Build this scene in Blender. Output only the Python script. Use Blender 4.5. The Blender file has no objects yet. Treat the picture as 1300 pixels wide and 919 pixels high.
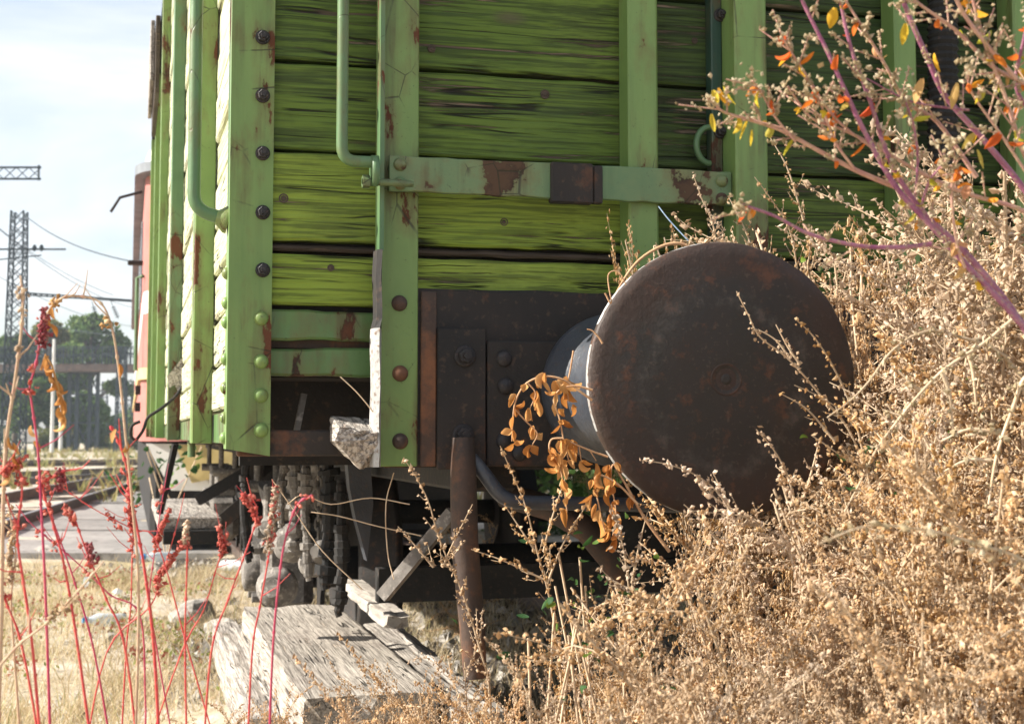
import bpy, math, random
import numpy as np
from mathutils import Vector, Matrix
R = math.radians
random.seed(7); rng = np.random.default_rng(11)
S = bpy.context.scene; COL = S.collection

# ------------------------------------------------------------------ camera
F, CX, CY = 1850.0, 650.0, 414.0            # lens of the photograph, in its own pixels
YAW, PIT = R(14.70), math.atan(138/1850.0)
CAMP = Vector((0, 0, 1.10))
cd = bpy.data.cameras.new('camera'); cam = bpy.data.objects.new('camera', cd); COL.objects.link(cam)
cam.location = CAMP; cam.rotation_euler = (R(90)+PIT, 0, -YAW)
cd.sensor_width = 36; cd.lens = F/1300*36; cd.shift_y = -(459.5-CY)/1300
cd.clip_start = .05; cd.clip_end = 3000
cd.dof.use_dof = True; cd.dof.focus_distance = 2.35; cd.dof.aperture_fstop = 13
S.camera = cam
# ------------------------------------------------------------------ light
SUN_AZ, SUN_EL = R(-82), R(34)              # azimuth clockwise from +Y: from the left, a little behind the wagon end
w = bpy.data.worlds.new('World'); S.world = w; w.use_nodes = True
nt = w.node_tree; nt.nodes.clear()
_o = nt.nodes.new('ShaderNodeOutputWorld'); _b = nt.nodes.new('ShaderNodeBackground')
_s = nt.nodes.new('ShaderNodeTexSky'); _s.sky_type = 'NISHITA'; _s.sun_disc = False
_s.sun_elevation = SUN_EL; _s.sun_rotation = SUN_AZ; _s.dust_density = 1.6; _s.air_density = 1.0; _s.ozone_density = 1.2
_tc = nt.nodes.new('ShaderNodeTexCoord'); _mp = nt.nodes.new('ShaderNodeMapping')
_mp.inputs['Scale'].default_value = (1.0, 1.0, 4.2); _mp.inputs['Location'].default_value = (.3, 0, .35)
_n = nt.nodes.new('ShaderNodeTexNoise'); _n.inputs['Scale'].default_value = 2.3; _n.inputs['Detail'].default_value = 7
_n.inputs['Roughness'].default_value = .52; _n.inputs['Distortion'].default_value = .35
_r = nt.nodes.new('ShaderNodeValToRGB'); _r.color_ramp.elements[0].position = .36; _r.color_ramp.elements[1].position = .62
_mx = nt.nodes.new('ShaderNodeMix'); _mx.data_type = 'RGBA'
_mx.inputs['B'].default_value = (6.3, 6.4, 6.5, 1)
_ml = nt.nodes.new('ShaderNodeMath'); _ml.operation = 'MULTIPLY'; _ml.inputs[1].default_value = .8
nt.links.new(_tc.outputs['Generated'], _mp.inputs['Vector']); nt.links.new(_mp.outputs[0], _n.inputs['Vector'])
nt.links.new(_n.outputs['Fac'], _r.inputs[0]); nt.links.new(_r.outputs[0], _ml.inputs[0]); nt.links.new(_ml.outputs[0], _mx.inputs['Factor'])
nt.links.new(_s.outputs[0], _mx.inputs['A']); nt.links.new(_mx.outputs['Result'], _b.inputs[0])
_b.inputs[1].default_value = .085; nt.links.new(_b.outputs[0], _o.inputs[0])
sd = bpy.data.lights.new('sun', 'SUN'); sd.energy = 4.9; sd.angle = R(.53); sd.color = (1, .94, .84)
sun = bpy.data.objects.new('sun', sd); COL.objects.link(sun)
_dir = Vector((math.sin(SUN_AZ)*math.cos(SUN_EL), math.cos(SUN_AZ)*math.cos(SUN_EL), math.sin(SUN_EL)))
sun.rotation_euler = (-_dir).to_track_quat('-Z', 'Y').to_euler(); sun.location = (-6, 2, 8)
S.view_settings.view_transform = 'Standard'; S.view_settings.look = 'None'
S.view_settings.gamma = 1; S.view_settings.exposure = 1.2; S.view_settings.use_curve_mapping = False
S.cycles.max_bounces = 6; S.cycles.transparent_max_bounces = 8

# ------------------------------------------------------------------ placing
_r3 = Vector((math.cos(YAW), -math.sin(YAW), 0)); _h = Vector((math.sin(YAW), math.cos(YAW), 0)); _z = Vector((0, 0, 1))
_f3 = _h*math.cos(PIT)+_z*math.sin(PIT); _u3 = _z*math.cos(PIT)-_h*math.sin(PIT)
def ray(x, y): return _f3 + _r3*((x-CX)/F) + _u3*((CY-y)/F)
def atY(x, y, Y): d = ray(x, y); return CAMP + d*(Y/d.y)
def atX(x, y, X): d = ray(x, y); return CAMP + d*(X/d.x)
def atZ(x, y, z): d = ray(x, y); return CAMP + d*((z-CAMP.z)/d.z)
def atD(x, y, dep): return CAMP + ray(x, y)*dep

# ------------------------------------------------------------------ mesh helpers
class MB:
    def __init__(s): s.v = []; s.f = []; s.sm = []
    def add(s, vs, fs, smooth=False):
        o = len(s.v); s.v += [tuple(p) for p in vs]; s.f += [tuple(i+o for i in q) for q in fs]; s.sm += [smooth]*len(fs); return s
    def box(s, a, b, c=.0):
        x0, x1 = sorted((a[0], b[0])); y0, y1 = sorted((a[1], b[1])); z0, z1 = sorted((a[2], b[2]))
        c = min(c, (x1-x0)*.45, (y1-y0)*.45, (z1-z0)*.45)
        if c <= 0:
            return s.add([(x, y, z) for x in (x0, x1) for y in (y0, y1) for z in (z0, z1)],
                         [(0, 1, 3, 2), (4, 6, 7, 5), (0, 4, 5, 1), (2, 3, 7, 6), (0, 2, 6, 4), (1, 5, 7, 3)])
        L = ((x0, x1), (y0, y1), (z0, z1)); vs = []; idx = {}
        for i in (0, 1):
            for j in (0, 1):
                for k in (0, 1):
                    for ax in range(3):
                        p = [L[0][i], L[1][j], L[2][k]]; sg = (i, j, k)
                        for q in range(3):
                            if q != ax: p[q] += c*(1 if sg[q] == 0 else -1)
                        idx[(i, j, k, ax)] = len(vs); vs.append(p)
        fs = []
        for ax in range(3):
            o1, o2 = (ax+1) % 3, (ax+2) % 3
            for sd_ in (0, 1):
                q = []
                for (m, n) in ((0, 0), (1, 0), (1, 1), (0, 1)):
                    t = [0, 0, 0]; t[ax] = sd_; t[o1] = m; t[o2] = n; q.append(idx[(*t, ax)])
                fs.append(q if sd_ else q[::-1])
        for ax in range(3):
            o1, o2 = (ax+1) % 3, (ax+2) % 3
            for m in (0, 1):
                for n in (0, 1):
                    t0 = [0, 0, 0]; t1 = [0, 0, 0]; t1[ax] = 1
                    for t in (t0, t1): t[o1] = m; t[o2] = n
                    q = [idx[(*t0, o1)], idx[(*t1, o1)], idx[(*t1, o2)], idx[(*t0, o2)]]
                    fs.append(q)
        for i in (0, 1):
            for j in (0, 1):
                for k in (0, 1): fs.append([idx[(i, j, k, a)] for a in range(3)])
        return s.add(vs, fs)
    def tube(s, pts, r, n=8, cap=True, smooth=True):
        pts = [Vector(p) for p in pts]; m = len(pts)
        rs = r if hasattr(r, '__len__') else [r]*m
        vs = []; fs = []; up = None
        for i, p in enumerate(pts):
            t = (pts[min(i+1, m-1)]-pts[max(i-1, 0)]).normalized()
            if up is None: up = t.orthogonal().normalized()
            up = (up-t*up.dot(t)); up = up.normalized() if up.length > 1e-6 else t.orthogonal().normalized()
            b = t.cross(up)
            for k in range(n):
                a = 2*math.pi*k/n; vs.append(p+(up*math.cos(a)+b*math.sin(a))*rs[i])
        for i in range(m-1):
            for k in range(n):
                k2 = (k+1) % n; fs.append((i*n+k, i*n+k2, (i+1)*n+k2, (i+1)*n+k))
        s.add(vs, fs, smooth)
        if cap: s.add(vs[:n], [tuple(range(n))[::-1]]); s.add(vs[-n:], [tuple(range(n))])
        return s
    def lathe(s, prof, o, ax, n=32, smooth=True):
        """prof: (along, radius) pairs, o: origin, ax: axis"""
        o = Vector(o); ax = Vector(ax).normalized(); u = ax.orthogonal().normalized(); b = ax.cross(u); vs = []; fs = []
        for (t, rr) in prof:
            for k in range(n):
                a = 2*math.pi*k/n; vs.append(o+ax*t+(u*math.cos(a)+b*math.sin(a))*max(rr, 1e-4))
        for i in range(len(prof)-1):
            for k in range(n):
                k2 = (k+1) % n; fs.append((i*n+k, i*n+k2, (i+1)*n+k2, (i+1)*n+k))
        s.add(vs, fs, smooth); s.add(vs[:n], [tuple(range(n))[::-1]]); s.add(vs[-n:], [tuple(range(n))]); return s
    def bar(s, a, b, w_, h_, up=(0, 0, 1)):
        a, b = Vector(a), Vector(b); t = (b-a).normalized(); up = Vector(up); sd_ = t.cross(up)
        if sd_.length < 1e-4: sd_ = t.orthogonal()
        sd_.normalize(); up = sd_.cross(t).normalized(); vs = []
        for p in (a, b):
            for (i, j) in ((-1, -1), (1, -1), (1, 1), (-1, 1)): vs.append(p+sd_*(i*w_/2)+up*(j*h_/2))
        return s.add(vs, [(0, 3, 2, 1), (4, 5, 6, 7), (0, 1, 5, 4), (1, 2, 6, 5), (2, 3, 7, 6), (3, 0, 4, 7)])
    def prism(s, poly, d):
        n = len(poly); d = Vector(d); p = [Vector(q) for q in poly]
        return s.add(p+[q+d for q in p], [tuple(range(n))[::-1], tuple(range(n, 2*n))]+[(i, (i+1) % n, n+(i+1) % n, n+i) for i in range(n)])
    def mesh(s, name, mat):
        me = bpy.data.meshes.new(name); me.from_pydata(s.v, [], s.f); me.polygons.foreach_set('use_smooth', s.sm)
        import bmesh
        bm = bmesh.new(); bm.from_mesh(me); bmesh.ops.recalc_face_normals(bm, faces=bm.faces); bm.to_mesh(me); bm.free()
        me.materials.append(mat); me.update(); return me
    def build(s, name, mat, parent=None): return link(name, s.mesh(name, mat), parent)
def link(name, me, parent=None):
    o = bpy.data.objects.new(name, me); COL.objects.link(o)
    if parent is not None: o.parent = parent
    return o
def np_mesh(name, V, T, mat, smooth=False, k=3):
    V = np.asarray(V, np.float32).reshape(-1, 3); T = np.asarray(T, np.int32).reshape(-1, k)
    me = bpy.data.meshes.new(name); me.vertices.add(len(V)); me.vertices.foreach_set('co', V.ravel())
    me.loops.add(T.size); me.loops.foreach_set('vertex_index', T.ravel())
    me.polygons.add(len(T)); me.polygons.foreach_set('loop_start', np.arange(0, T.size, k, dtype=np.int32))
    me.polygons.foreach_set('loop_total', np.full(len(T), k, np.int32))
    me.polygons.foreach_set('use_smooth', np.full(len(T), smooth))
    me.materials.append(mat); me.update(calc_edges=True); me.validate(); return me
def tag(o, label=None, cat=None, group=None, kind=None):
    if label: o['label'] = label
    if cat: o['category'] = cat
    if group: o['group'] = group
    if kind: o['kind'] = kind
    return o
def empty(name, loc=(0, 0, 0)):
    o = bpy.data.objects.new(name, None); COL.objects.link(o); o.location = loc; o.empty_display_size = .1; return o
def rooted(name, loc, label, cat, group=None): return tag(empty(name, loc), label, cat, group)
def child(o, parent):
    """parent a mesh built in world coordinates under a thing standing at parent.location"""
    o.parent = parent; p = Vector((0, 0, 0)); q = parent
    while q is not None: p += Vector(q.location); q = q.parent
    o.location = Vector(o.location)-p; return o

def catmull(p, k=8):
    p = [Vector(q) for q in p]; p = [p[0]*2-p[1]]+p+[p[-1]*2-p[-2]]; o = []
    for i in range(1, len(p)-2):
        for j in range(k):
            t = j/k; o.append(.5*((2*p[i])+(p[i+1]-p[i-1])*t+(2*p[i-1]-5*p[i]+4*p[i+1]-p[i+2])*t*t+(3*p[i]-p[i-1]-3*p[i+1]+p[i+2])*t**3))
    return o+[p[-2]]

# ------------------------------------------------------------------ materials
class NT:
    def __init__(s, name):
        s.m = bpy.data.materials.new(name); s.m.use_nodes = True; s.t = s.m.node_tree; s.t.nodes.clear()
        s.out = s.n('ShaderNodeOutputMaterial'); s.b = s.n('ShaderNodeBsdfPrincipled'); s.l(s.b.outputs[0], s.out.inputs['Surface'])
        s.tc = s.n('ShaderNodeTexCoord'); s.oi = s.n('ShaderNodeObjectInfo')
    def n(s, t): return s.t.nodes.new(t)
    def l(s, a, b): s.t.links.new(a, b)
    def coord(s, sc=(1, 1, 1), vary=True, src='Object'):
        mp = s.n('ShaderNodeMapping'); mp.inputs['Scale'].default_value = sc; s.l(s.tc.outputs[src], mp.inputs['Vector'])
        if vary:
            mu = s.n('ShaderNodeVectorMath'); mu.operation = 'SCALE'; mu.inputs[0].default_value = (37, 53, 71); s.l(s.oi.outputs['Random'], mu.inputs['Scale'])
            s.l(mu.outputs[0], mp.inputs['Location'])
        return mp.outputs[0]
    def noise(s, scale=5, detail=4, rough=.5, co=None, dist=0):
        x = s.n('ShaderNodeTexNoise'); x.inputs['Scale'].default_value = scale; x.inputs['Detail'].default_value = detail
        x.inputs['Roughness'].default_value = rough; x.inputs['Distortion'].default_value = dist
        s.l(co if co is not None else s.coord(), x.inputs['Vector']); return x.outputs['Fac']
    def voro(s, scale=5, co=None, feat='F1', out='Distance'):
        x = s.n('ShaderNodeTexVoronoi'); x.feature = feat; x.inputs['Scale'].default_value = scale
        s.l(co if co is not None else s.coord(), x.inputs['Vector']); return x.outputs[out]
    def ramp(s, f, *st):
        x = s.n('ShaderNodeValToRGB'); e = x.color_ramp.elements
        while len(e) < len(st): e.new(.5)
        for i, (p, c) in enumerate(st):
            e[i].position = p; e[i].color = (c, c, c, 1) if not hasattr(c, '__len__') else (*c, 1)
        s.l(f, x.inputs[0]); return x.outputs[0]
    def step(s, f, a, b): return s.ramp(f, (a, 0.), (b, 1.)) if a < b else s.ramp(f, (b, 1.), (a, 0.))
    def mix(s, f, a, b, mode='MIX'):
        x = s.n('ShaderNodeMix'); x.data_type = 'RGBA'; x.blend_type = mode
        for v, k in ((f, 'Factor'), (a, 'A'), (b, 'B')):
            if hasattr(v, 'is_output'): s.l(v, x.inputs[k])
            elif hasattr(v, '__len__'): x.inputs[k].default_value = (*v, 1)
            else: x.inputs[k].default_value = v if k == 'Factor' else (v, v, v, 1)
        return x.outputs['Result']
    def math(s, op, a, b=0.):
        x = s.n('ShaderNodeMath'); x.operation = op
        for i, v in enumerate((a, b)):
            if hasattr(v, 'is_output'): s.l(v, x.inputs[i])
            else: x.inputs[i].default_value = v
        return x.outputs[0]
    def bump(s, h, strength=.4, dist=.01):
        x = s.n('ShaderNodeBump'); x.inputs['Strength'].default_value = strength; x.inputs['Distance'].default_value = dist
        s.l(h, x.inputs['Height']); s.l(x.outputs[0], s.b.inputs['Normal'])
    def done(s, col, rough=.8, spec=.3, metal=0):
        for v, k in ((col, 'Base Color'), (rough, 'Roughness')):
            if hasattr(v, 'is_output'): s.l(v, s.b.inputs[k])
            else: s.b.inputs[k].default_value = (*v, 1) if hasattr(v, '__len__') else v
        s.b.inputs['Specular IOR Level'].default_value = spec; s.b.inputs['Metallic'].default_value = metal
        return s.m

def wood_paint(name, axis, paint, paint2, wear=.5, wood=(.09, .065, .045), dark=(.012, .02, .008)):
    """weathered painted plank: grain along axis 0=x 1=y; paint worn down to wood along the grain"""
    m = NT(name); lo, hi = (2.4, 92)
    g1 = [hi]*3; g1[axis] = lo; g2 = [170]*3; g2[axis] = 5; gc = [9]*3; gc[axis] = 1.3
    grain = m.noise(1, 5, .6, m.coord(g1), .45); fine = m.noise(1, 3, .6, m.coord(g2), .3); coarse = m.noise(1, 3, .5, m.coord(gc), 1.2)
    blot = m.noise(4.5, 5, .6); big = m.noise(1.6, 3, .5)
    c = m.mix(m.step(big, .35, .65), paint, paint2)
    c = m.mix(m.math('MULTIPLY', m.step(fine, .46, .58), .38+.3*wear), c, dark)
    # dark soaked grain lines
    dk = m.math('MULTIPLY', m.step(grain, .60-.22*wear, .72-.12*wear), m.step(m.math('ADD', m.math('MULTIPLY', coarse, .6), m.math('MULTIPLY', blot, .4)), .62-.36*wear, .70-.2*wear))
    c = m.mix(m.math('MULTIPLY', dk, .55+.35*wear), c, dark)
    # bare wood flakes
    fl = m.math('MULTIPLY', m.step(m.noise(1, 5, .7, m.coord(g1), .4), .63-.09*wear, .66-.08*wear), m.step(blot, .44, .52))
    c = m.mix(fl, c, m.mix(m.step(fine, .4, .6), wood, tuple(x*2.1 for x in wood)))
    # long hairline cracks along the grain
    g3 = [30]*3; g3[axis] = .9; cn = m.noise(1, 2, .5, m.coord(g3), .5)
    crk = m.math('MULTIPLY', m.step(m.math('ABSOLUTE', m.math('SUBTRACT', cn, .5)), .016, .006), m.step(m.noise(1, 2, .5, m.coord([6 if i == axis else 12 for i in range(3)])), .47, .55))
    c = m.mix(m.math('MULTIPLY', crk, .9), c, (.008, .007, .004))
    # soot and algae blotches
    c = m.mix(m.math('MULTIPLY', m.step(m.noise(3.2, 6, .68), .50, .72), .25+.45*wear), c, (dark[0]*1.6, dark[1]*1.3, dark[2]*1.3))
    # round knots
    vco = [5.5]*3; vco[axis] = 2.2; kn = m.step(m.voro(1, m.coord(vco)), .10, .05)
    c = m.mix(m.math('MULTIPLY', kn, .7), c, (.10, .085, .05))
    h = m.math('SUBTRACT', m.math('ADD', m.math('MULTIPLY', grain, -1.0), m.math('MULTIPLY', fine, .5)), m.math('ADD', m.math('MULTIPLY', fl, .7), m.math('MULTIPLY', crk, 1.2)))
    m.bump(h, .75, .006)
    return m.done(c, m.ramp(blot, (.3, .55), (.7, .8)), .3)
def metal_paint(name, paint, paint2, chips=.5, rust=(.10, .035, .015), dark=(.03, .018, .012), tall=True):
    m = NT(name); co = m.coord((1, 1, .45) if tall else (1, 1, 1))
    a = m.noise(7, 5, .6, co); b = m.noise(16, 6, .65, co); st = m.noise(1, 4, .6, m.coord((34, 34, 2.2)))
    c = m.mix(m.step(a, .35, .68), paint, paint2)
    c = m.mix(m.math('MULTIPLY', m.step(st, .52, .75), .35), c, (paint[0]*.45, paint[1]*.5, paint[2]*.5))
    sp = m.noise(150, 3, .6); c = m.mix(m.math('MULTIPLY', m.step(sp, .66, .72), .45), c, dark)
    ch = m.step(m.math('ADD', m.math('MULTIPLY', a, .55), m.math('MULTIPLY', b, .45)), .635-.10*chips, .65-.10*chips)
    halo = m.step(m.math('ADD', m.math('MULTIPLY', a, .55), m.math('MULTIPLY', b, .45)), .56-.10*chips, .66-.10*chips)
    c = m.mix(m.math('MULTIPLY', halo, .55), c, (.13, .085, .03))
    c = m.mix(m.math('MULTIPLY', m.math('MULTIPLY', m.step(st, .50, .62), m.step(a, .47, .60)), .55), c, (.085, .055, .022))
    c = m.mix(ch, c, m.mix(m.step(b, .45, .6), dark, rust))
    crk = m.math('MULTIPLY', m.step(m.voro(11, m.coord((1, 1, .8)), 'DISTANCE_TO_EDGE'), .012, .004), m.step(a, .50, .58))
    c = m.mix(m.math('MULTIPLY', crk, .8), c, (.03, .03, .015))
    h = m.math('SUBTRACT', m.math('ADD', m.math('MULTIPLY', b, .4), m.math('MULTIPLY', sp, .12)), m.math('ADD', m.math('MULTIPLY', ch, .5), m.math('MULTIPLY', crk, .3)))
    m.bump(h, .5, .004)
    return m.done(c, m.mix(ch, .42, .85), .4)
def rusty(name, c0=(.017, .016, .015), c1=(.034, .026, .022), c2=(.15, .058, .026), amt=.5, rough=.7, sc=1.0, spec=.35):
    m = NT(name); a = m.noise(5*sc, 6, .62); b = m.noise(19*sc, 6, .7); st = m.noise(1, 4, .6, m.coord((28*sc, 28*sc, 3*sc)))
    c = m.mix(m.step(a, .34, .66), c0, c1)
    f = m.math('ADD', m.math('MULTIPLY', a, .45), m.math('ADD', m.math('MULTIPLY', b, .35), m.math('MULTIPLY', st, .2)))
    c = m.mix(m.step(f, .60-.12*amt, .70-.12*amt), c, c2)
    c = m.mix(m.math('MULTIPLY', m.step(m.noise(70*sc, 3, .6), .58, .7), .5), c, (.10, .06, .04))
    c = m.mix(m.math('MULTIPLY', m.step(st, .55, .7), .4), c, c0)
    m.bump(m.math('ADD', b, m.math('MULTIPLY', m.noise(90*sc, 3), .5)), .5, .004)
    return m.done(c, rough, spec)
def mottled(name, c0, c1, scale=6, rough=.85, bump=.4, bdist=.01, spec=.25, c2=None, trans=0, vary_obj=0, metal=0):
    m = NT(name); a = m.noise(scale, 5, .6); b = m.noise(scale*5, 4, .6)
    c = m.mix(m.step(a, .33, .67), c0, c1)
    if c2: c = m.mix(m.step(b, .52, .68), c, c2)
    if vary_obj:
        hs = m.n('ShaderNodeHueSaturation'); m.l(c, hs.inputs['Color'])
        v = m.n('ShaderNodeMapRange'); m.l(m.oi.outputs['Random'], v.inputs['Value']); v.inputs['To Min'].default_value = 1-vary_obj; v.inputs['To Max'].default_value = 1+vary_obj
        m.l(v.outputs[0], hs.inputs['Value']); c = hs.outputs[0]
    m.bump(m.math('ADD', a, m.math('MULTIPLY', b, .5)), bump, bdist)
    r = m.done(c, rough, spec, metal)
    if trans:
        tr = m.n('ShaderNodeBsdfTranslucent'); m.l(c, tr.inputs['Color']); ms = m.n('ShaderNodeMixShader'); ms.inputs[0].default_value = trans
        m.l(m.b.outputs[0], ms.inputs[1]); m.l(tr.outputs[0], ms.inputs[2]); m.l(ms.outputs[0], m.out.inputs['Surface'])
    return r
def island(name, stops, rough=.8, trans=.3, spec=.2, noise_sc=30, vary=0):
    """leaf / seed stuff: colour varies from piece to piece"""
    m = NT(name); g = m.n('ShaderNodeNewGeometry'); c = m.ramp(g.outputs['Random Per Island'], *stops)
    if vary:
        hs = m.n('ShaderNodeHueSaturation'); m.l(c, hs.inputs['Color'])
        for k, lo, hi in (('Value', 1-vary, 1+vary*.8), ('Saturation', 1.15, .62)):
            v = m.n('ShaderNodeMapRange'); m.l(m.oi.outputs['Random'] if k == 'Value' else m.math('FRACT', m.math('MULTIPLY', m.oi.outputs['Random'], 7.31)), v.inputs['Value']); v.inputs['To Min'].default_value = lo; v.inputs['To Max'].default_value = hi; m.l(v.outputs[0], hs.inputs[k])
        c = hs.outputs[0]
    nz = m.noise(noise_sc, 3, .6); c = m.mix(m.math('MULTIPLY', m.step(nz, .4, .75), .35), c, tuple(x*.55 for x in stops[0][1]))
    r = m.done(c, rough, spec)
    tr = m.n('ShaderNodeBsdfTranslucent'); m.l(c, tr.inputs['Color']); ms = m.n('ShaderNodeMixShader'); ms.inputs[0].default_value = trans
    m.l(m.b.outputs[0], ms.inputs[1]); m.l(tr.outputs[0], ms.inputs[2]); m.l(ms.outputs[0], m.out.inputs['Surface'])
    return r

M = {}
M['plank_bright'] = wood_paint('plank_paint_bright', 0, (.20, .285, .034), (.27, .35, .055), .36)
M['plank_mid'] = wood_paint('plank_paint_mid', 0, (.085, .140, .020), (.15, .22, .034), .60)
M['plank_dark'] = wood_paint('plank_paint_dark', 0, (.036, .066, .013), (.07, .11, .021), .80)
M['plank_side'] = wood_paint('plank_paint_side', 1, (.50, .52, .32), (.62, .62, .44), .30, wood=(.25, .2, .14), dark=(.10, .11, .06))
M['bare_wood'] = wood_paint('bare_wood', 0, (.10, .075, .055), (.07, .05, .038), .7, dark=(.02, .015, .01))
M['post'] = metal_paint('post_paint', (.135, .225, .065), (.19, .285, .085), .60)
M['post_teal'] = metal_paint('post_paint_old', (.085, .165, .075), (.125, .205, .095), .62)
M['strap'] = metal_paint('strap_paint', (.105, .185, .085), (.18, .225, .095), .85, rust=(.08, .045, .025), tall=False)
M['edge_metal'] = mottled('worn_pale_edge', (.46, .46, .45), (.30, .30, .29), 24, .6, .5, .004, c2=(.16, .10, .07))
M['sill'] = metal_paint('lower_rail_paint', (.10, .19, .06), (.07, .13, .05), .95, dark=(.02, .014, .01))
M['rust'] = rusty('rusty_steel')
M['rust_light'] = rusty('rusty_steel_light', (.035, .03, .028), (.085, .05, .035), (.20, .085, .04), .7)
M['soot'] = rusty('sooty_steel', (.012, .012, .012), (.028, .025, .023), (.06, .035, .022), .2, .75)
M['grease'] = rusty('greasy_steel', (.030, .036, .048), (.06, .066, .08), (.06, .042, .03), .2, .38, 1.6, .6)
M['dusty'] = mottled('dusty_undergear', (.24, .22, .20), (.09, .082, .075), 14, .9, .5, .006, c2=(.34, .31, .28))
M['bolt'] = rusty('bolt_steel', (.016, .016, .018), (.035, .03, .03), (.09, .05, .03), .3, .5, 3)
M['old_timber'] = wood_paint('weathered_timber', 1, (.38, .34, .29), (.50, .45, .39), .45, wood=(.24, .20, .16), dark=(.06, .048, .04))
M['split_timber'] = wood_paint('split_timber', 1, (.40, .36, .32), (.54, .49, .43), .6, wood=(.22, .18, .15), dark=(.03, .025, .022))

# ------------------------------------------------------------------ the ground and the yard
def ground_mat():
    m = NT('yard_ground'); a = m.noise(.35, 5, .6, m.coord(vary=False)); b = m.noise(2.6, 6, .65, m.coord(vary=False)); d = m.noise(26, 4, .6, m.coord(vary=False))
    c = m.mix(m.step(b, .36, .62), (.42, .36, .28), (.55, .50, .43))
    c = m.mix(m.step(a, .45, .62), c, (.48, .38, .24))
    c = m.mix(m.math('MULTIPLY', m.step(m.noise(.22, 4, .6, m.coord((1, 1.6, 1), False)), .52, .66), .7), c, (.17, .17, .06))
    c = m.mix(m.math('MULTIPLY', m.step(d, .52, .7), .6), c, (.10, .08, .06))
    c = m.mix(m.math('MULTIPLY', m.step(m.voro(42, m.coord(vary=False)), .25, .12), .6), c, (.5, .46, .4))
    m.bump(m.math('ADD', b, m.math('MULTIPLY', d, .5)), .8, .03); return m.done(c, .95, .15)
M['ground'] = ground_mat()
def terrain():
    n = 90; xs = np.concatenate([np.linspace(-300, -32, 14), np.linspace(-30, 12, 110), np.linspace(14, 300, 14)])
    ys = np.concatenate([np.linspace(-100, -6, 8), np.linspace(-4, 40, 116), np.linspace(44, 320, 26)])
    X, Y = np.meshgrid(xs, ys); Z = .035*np.sin(X*1.3+.4*Y)*np.sin(Y*1.1)+.02*np.sin(3.1*X+1)*np.sin(2.7*Y)+rng.normal(0, .008, X.shape)
    Z *= np.clip(1-(np.hypot(X, Y)-20)/30, 0, 1)
    Z += .22*np.exp(-((X-2.2)/1.2)**2-((Y-1.2)/1.4)**2)            # the weedy bank at the right
    Z += .30*np.exp(-((X-.55)/.45)**2-((Y-4.4)/1.2)**2)             # heap under the old sleepers
    ny, nx = X.shape; V = np.stack([X, Y, Z], -1).reshape(-1, 3); i = np.arange(ny*nx).reshape(ny, nx)
    T = np.stack([i[:-1, :-1], i[:-1, 1:], i[1:, 1:], i[1:, :-1]], -1).reshape(-1, 4)
    return tag(link('ground', np_mesh('ground', V, T, M['ground'], True, 4)), 'dry trampled yard ground of tan earth and grit', None, None, 'structure')
terrain()

# ------------------------------------------------------------------ the green goods wagon
YW = 2.50                                  # outer face of the end planks
WX0, WX1, WY1 = .158, 3.24, 11.5           # outer left side, outer right side, far end
wagon = rooted('goods_wagon', (1.70, 7.0, 0), 'old green planked goods wagon with rusty round buffer at its near end', 'wagon')
def W(mb, name, mat, parent=None):
    o = mb.build(name, M[mat] if isinstance(mat, str) else mat); return child(o, parent or wagon)
def zrow(py): return atY(347, py, YW).z
def plank(x0, x1, z0, z1, yf, th=.03, seg=14, jit=.0022, axis=0, seed=0):
    """plank with a chamfered, chipped outline; axis 0 runs in x and faces -y, axis 1 runs in y and faces -x"""
    r_ = random.Random(seed); mb = MB(); c = .004; vs = []; fs = []
    for i in range(seg+1):
        t = x0+(x1-x0)*i/seg; j = [r_.uniform(-jit, jit) for _ in range(4)]; j[2] *= 1.0
        lo, hi = z0+abs(j[0])*1.2, z1-abs(j[1])*1.2; yo = j[2]*.5
        sec = [(yf+th, lo), (yf+c+yo, lo), (yf+yo, lo+c), (yf+yo+j[3]*.3, (lo+hi)/2), (yf+yo, hi-c), (yf+c+yo, hi), (yf+th, hi)]
        for (d, z) in sec: vs.append((t, d, z) if axis == 0 else (d, t, z))
    n = 7
    for i in range(seg):
        for k in range(n):
            k2 = (k+1) % n; fs.append((i*n+k, i*n+k2, (i+1)*n+k2, (i+1)*n+k))
    fs += [tuple(range(n)), tuple(range(seg*n, seg*n+n))[::-1]]
    return mb.add(vs, fs)
# end planks
GAP = .0035
Z_ = {p: zrow(p) for p in (478, 437, 432, 389, 320, 307, 190, 76, -40)}
xP1 = atY(484, 300, YW).x
pk = (Z_[190]-Z_[307])
xe = WX1-.02
W(plank(.172, xP1+.06, Z_[478], Z_[437]-GAP, YW+.010, .03, 10, .003, 0, 1), 'end_plank', 'sill')
W(plank(.172, xP1+.06, Z_[432], Z_[389]-GAP, YW+.004, .03, 10, .003, 0, 2), 'end_plank', 'sill')
W(MB().box((.172, YW+.03, Z_[437]-.004), (xP1+.06, YW+.04, Z_[432]+.004)), 'backing_strip', 'rust_light')
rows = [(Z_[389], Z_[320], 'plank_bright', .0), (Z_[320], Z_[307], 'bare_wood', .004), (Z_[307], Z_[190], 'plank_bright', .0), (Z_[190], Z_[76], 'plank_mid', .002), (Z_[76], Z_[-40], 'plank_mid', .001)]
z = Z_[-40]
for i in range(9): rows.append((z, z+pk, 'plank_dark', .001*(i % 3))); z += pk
ztop = z
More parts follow.
